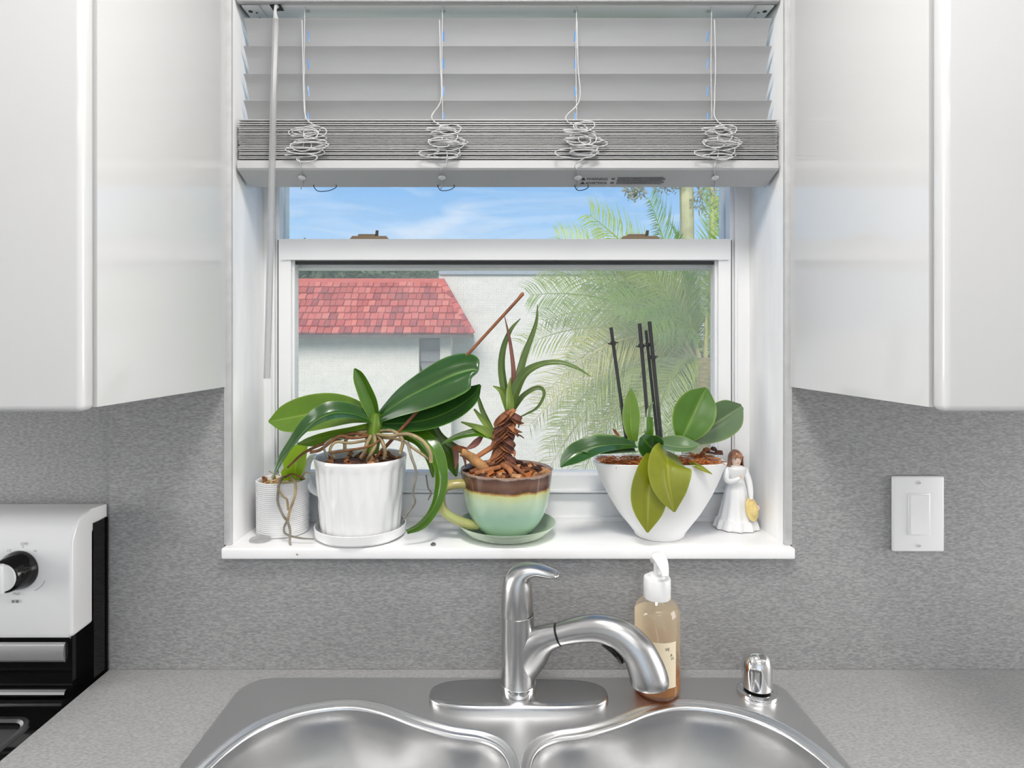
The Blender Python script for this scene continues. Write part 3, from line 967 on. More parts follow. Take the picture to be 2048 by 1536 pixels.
t2 = n.new('ShaderNodeBsdfDiffuse'); t2.inputs[0].default_value = (*rgb(224, 150, 40), 1)
t3 = n.new('ShaderNodeMixShader'); t3.inputs[0].default_value = .45; l.new(t1.outputs[0], t3.inputs[1]); l.new(t2.outputs[0], t3.inputs[2]); l.new(t3.outputs[0], n['Material Output'].inputs[0])
k = MB(); k.lathe([(.022, SZ + .002), (.029, SZ + .0035), (BR - .0015, SZ + .009), (BR - .0015, Z(1338, by)), (.002, Z(1338, by))], bx, by, 40); k.build('liquid_soap', liq, so)
k = MB(); k.lathe([(.0195, zc - .002), (.0200, zc), (.0200, zc + .026), (.0190, zc + .0285), (.0125, zc + .029), (.0120, zc + .033), (.0065, zc + .034)], bx, by, 36)
k.lathe([(.0195 + .0004 * (i % 2), 0) for i in range(1)], bx, by, 3) if False else None
k.build('pump_collar', M['white_plastic'], so)
k = MB(); k.lathe([(.0050, zc + .033), (.0050, zc + .052)], bx, by, 20); k.build('pump_stem', M['white_plastic'], so)
k = MB()
zp = zc + .050
pth = [((0, .012, 0), .0075, .006), ((0, .004, .006), .0095, .0080), ((.001, -.006, .010), .0105, .0080), ((.002, -.018, .008), .0095, .0060), ((.003, -.028, .001), .0070, .0045), ((.0035, -.033, -.008), .0048, .0036)]
q = crom([[bx + c[0], by + c[1], zp + c[2], a, b_] for c, a, b_ in pth], 20)
k.loft([(Vector(a[:3]), a[4], a[3]) for a in q], 18, ref=(0, 0, 1)); k.build('pump_nozzle', M['white_plastic'], so, smooth=60)
cream = mat('cream_label', rgb(240, 226, 196), .5)


def curved_patch(r, a0, a1, z0, z1, nseg=14):
    kk = MB(); vs = []; fs = []
    for i in range(nseg + 1):
        a = a0 + (a1 - a0) * i / nseg
        for z in (z0, z1): vs.append((bx + r * math.sin(a), by - r * math.cos(a), z))
    for i in range(nseg): fs.append((2 * i, 2 * i + 2, 2 * i + 3, 2 * i + 1))
    kk.add(vs, fs); return kk


lab = curved_patch(BR + .0004, -.95, .62, Z(1352, by), Z(1264, by)).build('front_label', cream, so)
curved_patch(BR - .0006, PI - 1.25, PI + 1.15, Z(1330, by), Z(1222, by), 20).build('back_label', mat('beige_label_back', rgb(240, 226, 200), .6), so)
for (s_, a0, py_) in (('VE', .08, 1279), ('A', .30, 1291), ('H', .36, 1298)):
    vs, fs = text_mesh(s_, .0062)
    kk = MB(); kk.add([(bx + (BR + .0008) * math.sin(a0 + v.x / BR), by - (BR + .0008) * math.cos(a0 + v.x / BR), Z(py_, by) + v.y) for v in vs], fs)
    kk.build('lettering', M['ink'], lab, smooth=0)

# ------------------------------------------------------------------ light switch
sw = thing('light_switch', 'white rocker light switch on the backsplash right of window', 'switch', (X(1835, -.008), -.006, Z(1027, -.008)))
x0, x1, z0, z1 = X(1784, -.01), X(1887, -.01), Z(1103, -.01), Z(952, -.01)
box('switch_plate', x0, x1, -.0125, -.006, z0, z1, M['white_plastic'], sw, r=.003)
xm, zm_ = (x0 + x1) / 2, (z0 + z1) / 2
box('rocker_frame', xm - .0175, xm + .0175, -.0140, -.012, zm_ - .034, zm_ + .034, M['white_plastic'], sw, r=.0008, seg=2)
k = MB(); k.prism([(-.0138, zm_ - .031), (-.0166, zm_ - .031), (-.0146, zm_), (-.0152, zm_ + .031), (-.0138, zm_ + .031)], 'x', xm - .0145, xm + .0145); k.build('rocker', M['white_plastic'], sw)
for dz in (-.0505, .0505):
    k = MB(); k.loft([((xm, -.0120, zm_ + dz), .0034, .0034), ((xm, -.0138, zm_ + dz), .0028, .0028)], 14); s1 = k.build('screw', mat('white_screw', g(214), .4), sw)
    k = MB(); k.box(xm - .0022, xm + .0022, -.0140, -.0136, zm_ + dz - .0004, zm_ + dz + .0004); k.build('screw_slot', M['ink_l'], s1)

# ------------------------------------------------------------------ range
rg = thing('kitchen_range', 'black electric range with silver control console beside the counter', 'range', (-1.014, -.33, 0))
KX0, KX1 = -1.394, -.631
b = MB(); b.box(KX0, KX1, -.655, -.010, .03, .900); b.build('oven_body', M['black'], rg)
box('oven_door', KX0 + .01, KX1 - .01, -.685, -.656, .17, .80, M['black_gloss'], rg, r=.006)
k = MB(); k.tube([(KX0 + .08, -.685, .76), (KX0 + .08, -.73, .76), (KX1 - .08, -.73, .76), (KX1 - .08, -.685, .76)], .011, 10); k.build('oven_handle', M['chrome'], rg)
# cooktop with framed black glass
b = MB(); b.rbox(KX0, KX1 - .0005, -.665, -.012, .895, .909, .003, 2); ctop = b.build('cooktop', M['black_gloss'], rg)
k = MB()
gl = rrect(KX0 + .03, KX1 - .016, -.62, -.125, .03)
ring(k, gl, .909, offset(gl, -.002), .9125); ring(k, offset(gl, -.002), .9125, offset(gl, -.008), .9125); ring(k, offset(gl, -.008), .9125, offset(gl, -.012), .9095)
k.build('glass_rim', mat('dark_steel_rim', g(120), .25, metal=1), ctop)
k = MB(); k.add(*fill_region([offset(gl, -.011)], .9098)); k.build('cooktop_glass', M['black_gloss'], ctop, smooth=0)
# riser below the console
b = MB(); b.box(KX0, KX1, -.038, -.004, .905, 1.160); b.build('backguard', M['black_gloss'], rg)
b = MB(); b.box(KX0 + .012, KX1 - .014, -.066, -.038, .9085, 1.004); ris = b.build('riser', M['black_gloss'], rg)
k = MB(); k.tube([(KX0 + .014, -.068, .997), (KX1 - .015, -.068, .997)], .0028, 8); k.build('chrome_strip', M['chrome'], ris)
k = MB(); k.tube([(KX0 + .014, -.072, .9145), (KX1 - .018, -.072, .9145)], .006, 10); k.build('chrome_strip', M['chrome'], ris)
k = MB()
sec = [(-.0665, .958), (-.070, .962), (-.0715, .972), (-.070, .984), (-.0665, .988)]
k.prism(sec, 'x', KX0 + .014, KX1 - .024); k.build('reflection_band', mat('painted_reflection', g(230), .30, metal=.8), ris)  # bright band standing in for a reflection in the black riser
# silver console: leaning face, rounded top hooking back to the wall
sec = [(-.004, 1.181), (-.040, 1.183), (-.058, 1.181), (-.070, 1.175), (-.078, 1.163), (-.0815, 1.145), (-.086, 1.010), (-.084, 1.004), (-.076, 1.002), (-.040, 1.004), (-.040, 1.146), (-.036, 1.155), (-.026, 1.160), (-.004, 1.161)]
bm = bmesh.new()
k = MB(); k.prism(sec, 'x', KX0 + .004, KX1 - .002)
bm = bmesh.new()
vs = [bm.verts.new(v) for v in k.v]
for f in k.f: bm.faces.new([vs[i] for i in f])
bm.edges.ensure_lookup_table()
end = [e_ for e_ in bm.edges if abs(e_.verts[0].co.x - e_.verts[1].co.x) < 1e-6 and e_.verts[0].co.x > -1 and min(e_.verts[0].co.y, e_.verts[1].co.y) < -.041]
bmesh.ops.bevel(bm, geom=end, offset=.012, segments=4, profile=.5, affect='EDGES', clamp_overlap=True)
bm.verts.index_update()
k2 = MB(); k2.add([v.co.copy() for v in bm.verts], [[v.index for v in f.verts] for f in bm.faces]); bm.free()
con = k2.build('control_console', M['silver'], rg, smooth=50)
FYN = -.0855


def CP(px, py): return P(px, py, FYN + .0005 if False else -.0865)


kc = P(38, 1140, -.084)
k = MB(); k.loft([((kc.x, -.0835, kc.z), .0285, .0285), ((kc.x, -.090, kc.z), .028, .028), ((kc.x, -.094, kc.z), .0255, .0255), ((kc.x, -.112, kc.z), .0235, .0235), ((kc.x, -.1145, kc.z), .021, .021)], 36)
kn = k.build('burner_knob', M['black_gloss'], con, smooth=40)
k = MB(); k.loft([((kc.x, -.1135, kc.z), .0205, .0205), ((kc.x, -.1165, kc.z), .0195, .0195)], 30); k.build('knob_cap', M['silver'], kn)
k = MB()
for v in ((-.006, -.022), (.006, -.022), (.006, .022), (-.006, .022)): pass
k.rbox(kc.x - .0065, kc.x + .0065, -.124, -.1155, kc.z - .022, kc.z + .022, .003, 3); k.build('knob_grip', M['silver'], kn)
for (s_, px, py, sz) in (('OFF', 41, 1091, .0065), ('LO', 14, 1103, .005), ('HI', 67, 1104, .005), ('Med', 26, 1190, .0055)):
    lettering('lettering', s_, sz, CP(px, py), (1, 0, 0), (0, .03, 1), M['ink_l'], con)
k = MB()
arc = [CP(47 + 45 * math.cos(a), 1150 + 36 * math.sin(a)) for a in [math.radians(d) for d in range(60, 12, -6)]]
k.tube(arc, .0003, 4)
k.build('dial_arc', M['ink_l'], con)
k = MB(); k.tube([CP(38 + 45 * math.cos(a), 1150 + 36 * math.sin(a)) for a in [math.radians(d) for d in range(110, 150, 6)]], .0003, 4); k.build('dial_arc', M['ink_l'], con)
k = MB(); c = CP(34, 1203); k.box(c.x - .002, c.x + .002, c.y, c.y + .0003, c.z - .002, c.z + .002); k.box(c.x - .008, c.x - .004, c.y, c.y + .0003, c.z - .002, c.z + .002); k.build('burner_symbol', M['ink_l'], con)
k = MB(); c = CP(46, 1094); k.loft([(c, .0008, .0008), (c + Vector((0, -.0003, 0)), .0008, .0008)], 10); k.build('indicator_dot', M['ink_l'], con)


# ------------------------------------------------------------------ plants
def leaf(name, ctrl, hw, nrm, material, parent, cup=.25, groove=.04, nseg=22, nu=9, thick=.0011, wav=0.0, tip=1.0):
    """ctrl: (px, py, y) along the midrib; hw: half widths (photo px) at the same points; nrm: facing, one vector or one per point"""
    pts = [P(*c) for c in ctrl]
    ws = [PXM(w, c[2]) for w, c in zip(hw, ctrl)]
    nr = [Vector(v) for v in nrm] if isinstance(nrm[0], (tuple, list, Vector)) else [Vector(nrm)] * len(pts)
    q = crom([list(p) + [w] + list(v.normalized()) for p, w, v in zip(pts, ws, nr)], nseg)
    vs, uvs, fs = [], [], []
    for side in (0, 1):
        for i, a in enumerate(q):
            c = Vector(a[:3]); w = max(a[3], .0003); nn = Vector(a[4:7])
            t = (Vector(q[min(i + 1, nseg - 1)][:3]) - Vector(q[max(i - 1, 0)][:3])).normalized()
            s_ = t.cross(nn).normalized(); nn = s_.cross(t).normalized()
            for j in range(nu):
                u = -1 + 2 * j / (nu - 1)
                h = cup * w * abs(u) ** 1.6 - groove * w * math.exp(-(u / .18) ** 2)
                h += wav * w * math.sin(5 * i / nseg * PI + u * 2)
                th = thick * (1 - .8 * abs(u) ** 3)
                vs.append(c + s_ * w * u + nn * (h - side * th))
                uvs.append(((u + 1) / 2, i / (nseg - 1)))

    def ix(sd, i, j): return sd * nseg * nu + i * nu + j
    for i in range(nseg - 1):
        for j in range(nu - 1):
            fs.append((ix(0, i, j), ix(0, i, j + 1), ix(0, i + 1, j + 1), ix(0, i + 1, j)))
            fs.append((ix(1, i, j), ix(1, i + 1, j), ix(1, i + 1, j + 1), ix(1, i, j + 1)))
        for j in (0, nu - 1):
            fs.append((ix(0, i, j), ix(0, i + 1, j), ix(1, i + 1, j), ix(1, i, j)))
    for j in range(nu - 1):
        for i in (0, nseg - 1):
            fs.append((ix(0, i, j), ix(0, i, j + 1), ix(1, i, j + 1), ix(1, i, j)))
    k = MB(); k.add(vs, fs, uvs)
    return k.build(name, material, parent, smooth=70)


def root(ctrl, r, material, parent, name='aerial_root', n=None):
    k = MB()
    rs = r if isinstance(r, (list, tuple)) else [r] * len(ctrl)
    k.tube([P(*c) for c in ctrl], list(rs), 7, n or max(14, 6 * len(ctrl)))
    return k.build(name, material, parent, smooth=60)


def chip(parent, c, size, material, rnd, name='bark_chip'):
    k = MB()
    v = []
    ax = Vector((rnd.uniform(-1, 1), rnd.uniform(-1, 1), rnd.uniform(-.5, .5))).normalized()
    R = Matrix.Rotation(rnd.uniform(0, 6.28), 3, ax)
    sx, sy, sz = size * rnd.uniform(.7, 1.4), size * rnd.uniform(.4, .8), size * rnd.uniform(.2, .45)
    for (a, b_, d) in ((-1, -.7, -1), (1, -1, -1), (.8, 1, -1), (-.9, .8, -1), (-.7, -.6, 1), (.8, -.7, 1), (.6, .8, 1), (-.8, .6, 1)):
        v.append(Vector(c) + R @ Vector((a * sx * rnd.uniform(.8, 1.1), b_ * sy * rnd.uniform(.8, 1.1), d * sz)))
    k.add(v, [(0, 3, 2, 1), (4, 5, 6, 7), (0, 1, 5, 4), (1, 2, 6, 5), (2, 3, 7, 6), (3, 0, 4, 7)])
    return k.build(name, material, parent, smooth=25)


rnd = random.Random(5)

# ---- white fluted pot with the big orchid
py1 = .050
px1 = X(722, py1)
POTB = SILL_Z + .0065
POTT = Z(912, py1)
sc = tag(MB().lathe([(.058, SILL_Z), (.0715, SILL_Z + .0015), (.0755, SILL_Z + .005), (.0768, SILL_Z + .019), (.0750, SILL_Z + .0195), (.0735, SILL_Z + .006), (.03, SILL_Z + .0055)], px1, py1 - .002, 56).build('saucer', M['ceramic']),
         'white round saucer under the white fluted orchid pot', 'saucer')
or1 = thing('potted_orchid', 'orchid with long arching dark leaves in white fluted mug pot', 'plant', (px1, py1, POTB))


def flute(an, z):
    t = (z - POTB) / (POTT - POTB)
    if t > .93 or t < .02: return 1
    w = min(1, (.93 - t) / .06)
    ph = .5 if t < .48 else 0
    bl = .5 + .5 * math.tanh((t - .48) * 14)
    return 1 - w * .030 * (bl * (.5 + .5 * math.cos(22 * an)) + (1 - bl) * (.5 + .5 * math.cos(22 * an + PI)))


H = POTT - POTB
prof = [(.058, POTB), (.0655, POTB + .0015)] + [(.066 + (.0775 - .066) * (t ** .9), POTB + .003 + (H - .003) * t) for t in [i / 26 for i in range(1, 27)]]
prof += [(.0768, POTT + .0012), (.0748, POTT + .0006), (.0725, POTT - .008), (.0705, POTT - .03), (.01, POTT - .03)]
pot = MB().lathe(prof, px1, py1, 132, flute).build('pot', M['ceramic'], or1, smooth=50)
k = MB(); hp = [(px1 - .074, py1 + .012, POTT - .006), (px1 - .088, py1 + .018, POTT - .004), (px1 - .098, py1 + .022, POTT - .018), (px1 - .099, py1 + .022, POTT - .042), (px1 - .088, py1 + .018, POTT - .062), (px1 - .070, py1 + .012, POTT - .070)]
q = crom(hp, 24); k.loft([(Vector(a), .0075, .0045) for a in q], 14); k.build('handle', M['ceramic'], pot, smooth=60)
k = MB(); k.lathe([(.0715, POTT - .03), (.0722, POTT - .014), (.05, POTT - .010), (.01, POTT - .006)], px1, py1, 36); k.build('soil', M['soil'], or1)
for i in range(42):
    a, rr = rnd.uniform(0, 6.28), .066 * math.sqrt(rnd.random())
    chip(or1, (px1 + rr * math.cos(a), py1 + rr * math.sin(a), POTT - .008 + rnd.uniform(0, .006)), rnd.uniform(.004, .0085), rnd.choice(M['bark']), rnd)
UPV = (0, -.72, .70)
# crown stub
k = MB(); k.tube([P(742, 905, .05), P(747, 872, .05), P(750, 846, .048), P(752, 826, .046)], [.012, .0135, .013, .008], 14, 14); k.build('crown', M['leaf_light'], or1, smooth=60)
leaf('leaf', [(752, 838, .045), (800, 800, .030), (850, 772, .014), (900, 748, .002), (940, 737, -.004), (957, 741, -.006)], [10, 33, 46, 50, 38, 4], (-.38, -.80, .46), M['leaf_dark'], or1, cup=-.22, groove=.17, nseg=30, nu=13)
leaf('leaf', [(748, 846, .050), (800, 846, .045), (855, 838, .034), (905, 818, .026), (942, 793, .020), (961, 770, .016)], [9, 21, 28, 31, 24, 3], (-.15, -.80, .58), M['leaf_dark'], or1, cup=.22, groove=.08, nseg=26)
leaf('leaf', [(752, 836, .046), (743, 806, .048), (731, 777, .050), (719, 752, .052), (709, 737, .053)], [11, 17, 16, 12, 2], (-.25, -.95, .1), M['leaf_mid'], or1, cup=.55, groove=.2)
leaf('leaf', [(746, 838, .050), (705, 824, .062), (660, 822, .070), (610, 829, .074), (565, 838, .076), (537, 843, .076)], [9, 26, 36, 37, 26, 2], (.02, -.93, .36), M['leaf_light'], or1, cup=.15, groove=.08, nseg=28)
leaf('leaf', [(746, 842, .044), (705, 826, .028), (660, 826, .010), (618, 850, -.004), (585, 890, -.012), (562, 925, -.014), (545, 958, -.012)], [10, 23, 27, 24, 22, 17, 3],
     [(0, -.6, .8), (-.1, -.6, .8), (-.2, -.7, .7), (-.55, -.65, .5), (-.8, -.5, .3), (-.85, -.5, .15), (-.85, -.5, .1)], M['leaf_dark'], or1, cup=.25, groove=.10, nseg=32, nu=11)
leaf('leaf', [(744, 850, .046), (705, 862, .036), (660, 872, .026), (622, 882, .018), (595, 888, .014)], [8, 12, 14, 12, 2], (.1, -.85, -.45), M['leaf_light'], or1, cup=.2, groove=.05)
leaf('leaf', [(752, 862, .050), (800, 860, .042), (838, 872, .030), (866, 902, .016), (879, 945, .006), (876, 990, -.002), (862, 1025, -.008), (840, 1050, -.012), (813, 1063, -.014)], [8, 14, 18, 20, 18, 15, 12, 11, 6],
     [(0, -.6, .8), (.1, -.6, .8), (.4, -.65, .6), (.65, -.7, .3), (.75, -.65, .1), (.7, -.7, 0), (.6, -.75, -.2), (.3, -.8, -.4), (.1, -.8, -.5)], M['leaf_mid'], or1, cup=.32, groove=.08, nseg=36)
leaf('leaf', [(772, 862, .056), (820, 856, .060), (858, 868, .062), (888, 900, .060), (904, 930, .058), (913, 953, .056)], [6, 12, 16, 18, 14, 2], [(0, -.6, .8), (.1, -.7, .7), (.4, -.7, .5), (.55, -.8, .2), (.55, -.8, .1), (.5, -.8, .1)], M['leaf_mid'], or1, cup=.25, groove=.08, nseg=26)
leaf('leaf', [(800, 872, .050), (836, 884, .046), (858, 915, .040), (866, 955, .036)], [4, 9, 10, 2], (.5, -.8, .2), M['leaf_light'], or1, cup=.3)
# dry flower spike
k = MB(); k.tube([P(752, 915, .040), P(812, 848, .032), P(930, 715, .020), P(1045, 589, .010)], [.0030, .0029, .0027, .0026], 9, 14); k.tube([P(1038, 596, .0104), P(1045, 588, .010), P(1047, 585, .010)], [.0026, .0034, .001], 9); k.build('flower_spike', M['spike'], or1, smooth=60)
RT = [([(748, 868, .045), (780, 872, .020), (815, 868, .005), (845, 882, -.004), (860, 905, -.006), (862, 925, -.004)], .0030, 'root'),
      ([(760, 875, .040), (800, 880, .020), (832, 900, .004), (858, 918, .000)], .0024, 'root'),
      ([(815, 885, .010), (822, 912, -.006), (832, 945, -.008), (826, 985, -.006), (830, 1005, -.004), (815, 1028, .000), (806, 1042, .004)], [.0028, .0026, .0022, .0018, .0018, .0014, .001], 'root_grey'),
      ([(852, 950, .030), (856, 975, .026), (862, 986, .024), (856, 1000, .024)], [.0012, .0014, .0014, .001], 'root_grey'),
      ([(740, 872, .040), (705, 876, .022), (680, 872, .014), (660, 885, .008), (640, 900, .006), (620, 905, .004)], .0027, 'root_brown'),
      ([(738, 880, .038), (700, 886, .018), (672, 884, .010), (660, 900, .008), (668, 915, .014)], .0024, 'root'),
      ([(735, 870, .042), (700, 868, .028), (670, 880, .018), (640, 890, .010), (605, 908, .006), (575, 935, .010)], [.0030, .003, .0028, .0026, .0022, .0018], 'root_brown'),
      ([(745, 866, .044), (735, 885, .030), (728, 905, .028), (722, 916, .030)], .0036, 'root'),
      ([(752, 866, .044), (765, 885, .030), (770, 905, .028), (768, 918, .030)], .0034, 'root'),
      ([(748, 868, .040), (750, 890, .020), (742, 908, .016), (735, 920, .024)], .0032, 'root'),
      ([(742, 862, .046), (715, 866, .036), (692, 880, .026), (690, 905, .022)], .0030, 'root'),
      ([(756, 862, .046), (785, 862, .034), (805, 880, .018), (800, 908, .014)], .0030, 'root'),
      ([(690, 876, .020), (665, 878, .012), (648, 892, .006), (655, 915, .010)], .0020, 'root_grey'),
      ([(760, 880, .03), (740, 892, .012), (700, 900, .006), (660, 906, .006)], .0020, 'root_brown')]
for c, r, mk in RT: root(c, r, M[mk], or1)

# ---- small white ribbed pot in the corner
py0 = .066
px0 = X(566, py0)
pt0 = Z(958, py0)
sp_ = thing('small_potted_orchid', 'small ribbed white pot with trailing roots in left window corner', 'plant', (px0, py0, SILL_Z))


prof = [(.040, SILL_Z), (.0425, SILL_Z + .001)]
nr_ = 26
for i in range(nr_ * 3 + 1):
    t = i / (nr_ * 3)
    prof.append((.0432 + .0010 * t + .0005 * math.cos(t * nr_ * 2 * PI), SILL_Z + .003 + (pt0 - SILL_Z - .003) * t))
prof += [(.0425, pt0 + .001), (.0405, pt0 - .001), (.0395, pt0 - .012), (.01, pt0 - .012)]
MB().lathe(prof, px0, py0, 56).build('pot', M['matte_pot'], sp_, smooth=20)
k = MB(); k.lathe([(.0392, pt0 - .012), (.0388, pt0 - .006), (.01, pt0 - .002)], px0, py0, 30); k.build('soil', mat('pale_moss', rgb(196, 182, 140), .9, var=.35, vscale=150, bump=1, bscale=200), sp_)
for i in range(16):
    a, rr = rnd.uniform(0, 6.28), .036 * math.sqrt(rnd.random())
    chip(sp_, (px0 + rr * math.cos(a), py0 + rr * math.sin(a), pt0 - .002 + rnd.uniform(0, .003)), rnd.uniform(.003, .006), rnd.choice(M['bark'][:2]), rnd)
leaf('leaf', [(592, 958, .060), (590, 935, .054), (596, 912, .052), (612, 890, .054)], [9, 24, 26, 6], (-.3, -.95, .1), M['leaf_lime'], sp_, cup=.25)
leaf('leaf', [(600, 960, .070), (612, 950, .076), (616, 935, .078)], [4, 6, 1], (-.3, -.95, .2), M['leaf_mid'], sp_, cup=.3)
leaf('leaf', [(575, 960, .060), (572, 945, .056), (576, 932, .055)], [7, 9, 1], (0, -.95, .2), M['leaf_lime'], sp_, cup=.3)
for c, r, mk in [([(570, 952, .050), (560, 960, .020), (556, 985, .012), (556, 1005, .011), (566, 1030, .010), (575, 1042, .010)], .0021, 'root_grey'),
                 ([(580, 952, .050), (590, 965, .020), (590, 990, .012), (580, 1020, .010), (575, 1042, .008)], .0022, 'root'),
                 ([(575, 1042, .009), (580, 1060, .004), (580, 1085, -.004), (585, 1098, -.012), (595, 1110, -.0235)], [.0022, .0020, .0018, .0016, .001], 'root_grey'),
                 ([(575, 1040, .010), (568, 1055, .010), (572, 1068, .006), (600, 1076, .000), (628, 1078, -.002)], [.0018, .0018, .0018, .0016, .001], 'root_grey'),
                 ([(566, 955, .050), (556, 975, .014), (566, 992, .010), (574, 1000, .010), (576, 1020, .010)], .0018, 'root'),
                 ([(560, 950, .050), (548, 948, .04), (538, 942, .036)], .0009, 'root'), ([(600, 956, .050), (612, 945, .04), (622, 948, .036)], .0010, 'root'),
                 ([(570, 955, .045), (585, 948, .035), (610, 958, .028)], .0014, 'root_brown')]:
    root(c, r, M[mk], sp_)

# ---- glazed cup with the bare-stemmed plant
cy2 = .050
cx2 = X(1013, cy2)
cb2 = SILL_Z + .007
ct2 = Z(936, cy2)
glaze = bpy.data.materials.new('celadon_glaze'); glaze.use_nodes = True
n, l = glaze.node_tree.nodes, glaze.node_tree.links
bs = n['Principled BSDF']; bs.inputs['Roughness'].default_value = .12; bs.inputs['Coat Weight'].default_value = .3
tc = n.new('ShaderNodeTexCoord'); sx_ = n.new('ShaderNodeSeparateXYZ'); l.new(tc.outputs['Object'], sx_.inputs[0])
nz = n.new('ShaderNodeTexNoise'); nz.inputs['Scale'].default_value = 45; nz.inputs['Detail'].default_value = 4; l.new(tc.outputs['Object'], nz.inputs['Vector'])
ma = n.new('ShaderNodeMath'); ma.operation = 'MULTIPLY_ADD'; ma.inputs[1].default_value = .010; l.new(nz.outputs['Fac'], ma.inputs[0]); l.new(sx_.outputs['Z'], ma.inputs[2])
hcup = (ct2 - cb2) / 2
mr = n.new('ShaderNodeMapRange'); mr.inputs['From Min'].default_value = -hcup + .005; mr.inputs['From Max'].default_value = hcup + .005; l.new(ma.outputs[0], mr.inputs['Value'])
rp = n.new('ShaderNodeValToRGB'); el = rp.color_ramp.elements
el[0].position, el[0].color = 0, (*rgb(164, 190, 170), 1)
el[1].position, el[1].color = 1, (*rgb(150, 118, 96), 1)
for p_, c_ in ((.36, rgb(160, 194, 174)), (.60, rgb(184, 204, 172)), (.705, rgb(196, 200, 140)), (.735, rgb(168, 122, 50)), (.755, rgb(84, 54, 40)), (.86, rgb(112, 78, 60)), (.95, rgb(82, 56, 46)), (.975, rgb(170, 146, 130))):
    q_ = el.new(p_); q_.color = (*c_, 1)
l.new(mr.outputs[0], rp.inputs[0]); l.new(rp.outputs[0], bs.inputs['Base Color'])
celadon = mat('celadon_saucer', rgb(186, 204, 178), .14, coat=.3, var=.10, vscale=12)
tag(MB().lathe([(.048, SILL_Z), (.056, SILL_Z + .001), (.070, SILL_Z + .007), (.0825, SILL_Z + .020), (.0835, SILL_Z + .0225), (.0815, SILL_Z + .0225), (.068, SILL_Z + .0105), (.052, SILL_Z + .0065), (.01, SILL_Z + .006)], cx2, cy2, 64).build('saucer', celadon, smooth=50),
    'pale green glazed saucer under the brown-rimmed cup', 'saucer')
cp = thing('potted_dragon_plant', 'bare-stemmed strap-leaf plant in brown-rimmed green teacup', 'plant', (cx2, cy2, cb2))
hs_ = ct2 - cb2
prof = [(.040, cb2), (.0445, cb2 + .002), (.0540, cb2 + .012), (.0625, cb2 + .026), (.0690, cb2 + .042), (.0725, cb2 + .056), (.0740, cb2 + .066), (.0755, cb2 + .080), (.0785, ct2 - .003), (.0787, ct2 - .0005), (.0775, ct2), (.0760, ct2 - .001), (.0735, ct2 - .012), (.0705, ct2 - .03), (.01, ct2 - .03)]
prof = [(a[0], a[1]) for a in crom(prof[:8], 24)] + prof[8:]
cup = MB().lathe(prof, cx2, cy2, 72).build('cup', glaze, cp, smooth=50)
k = MB()
hp = [(X(940, cy2 - .01), cy2 - .022, Z(968, cy2 - .02)), (X(915, cy2), cy2 - .026, Z(966, cy2 - .02)), (X(893, cy2), cy2 - .028, Z(972, cy2 - .02)), (X(884, cy2), cy2 - .029, Z(992, cy2 - .02)), (X(890, cy2), cy2 - .029, Z(1018, cy2 - .02)), (X(910, cy2), cy2 - .028, Z(1034, cy2 - .02)), (X(938, cy2), cy2 - .026, Z(1046, cy2 - .02)), (X(956, cy2), cy2 - .022, Z(1049, cy2 - .02))]
q = crom(hp, 34); k.loft([(Vector(a), .0105, .0080) for a in q], 16)
hm = mat('cup_handle_glaze', rgb(170, 182, 120), .15, coat=.3, var=.2, vscale=10, var2=rgb(176, 150, 84))
k.build('handle', hm, cup, smooth=60)
k = MB(); k.lathe([(.0718, ct2 - .03), (.0733, ct2 - .012), (.045, ct2 - .006), (.01, ct2 + .000)], cx2, cy2, 36); k.build('soil', M['soil'], cp)
for i in range(95):
    a, rr = rnd.uniform(0, 6.28), .068 * math.sqrt(rnd.random())
    chip(cp, (cx2 + rr * math.cos(a), cy2 + rr * math.sin(a), ct2 - .009 + rnd.uniform(0, .008) + .012 * max(0, 1 - rr / .04)), rnd.uniform(.004, .009), rnd.choice(M['bark']), rnd)
k = MB(); k.tube([P(1003, 945, .05), P(1002, 915, .05), P(1008, 890, .05), P(1012, 865, .05), P(1018, 842, .05), P(1019, 828, .05)], [.017, .0165, .0145, .0125, .0135, .0095], 14, 30)
for v in k.v: v += noise.noise_vector(v * 120) * .0035
k.build('stem', M['husk'], cp, smooth=40)
for i in range(34):
    t = rnd.random()
    cxp, cyp = 1018 - 16 * t + rnd.uniform(-6, 6), 832 + 105 * t
    sd = rnd.choice((-1, 1)); ln = rnd.uniform(16, 36)
    leaf('dry_husk', [(cxp - 8 * sd, cyp - ln * .5, .040), (cxp + 5 * sd, cyp - ln * .1, .034), (cxp + (12 + rnd.uniform(0, 10)) * sd, cyp + ln * .3, .036), (cxp + (15 + rnd.uniform(0, 14)) * sd, cyp + ln * rnd.uniform(.35, .7), .038 + rnd.uniform(-.01, .02))], [5, 7, 5, .6],
         (.5 * sd, -.8, .3), rnd.choice((M['husk_l'], M['husk'], M['husk_d'])), cp, cup=.5, nseg=8, nu=5, thick=.0006)
for (c) in ([(1034, 832, .05), (1038, 845, .048), (1037, 856, .048)], [(1000, 858, .05), (985, 857, .048), (978, 858, .048)], [(1030, 868, .05), (1042, 872, .048), (1048, 877, .048)]):
    root(c, [.0018, .0014, .0008], M['husk_d'], cp, 'dry_husk')
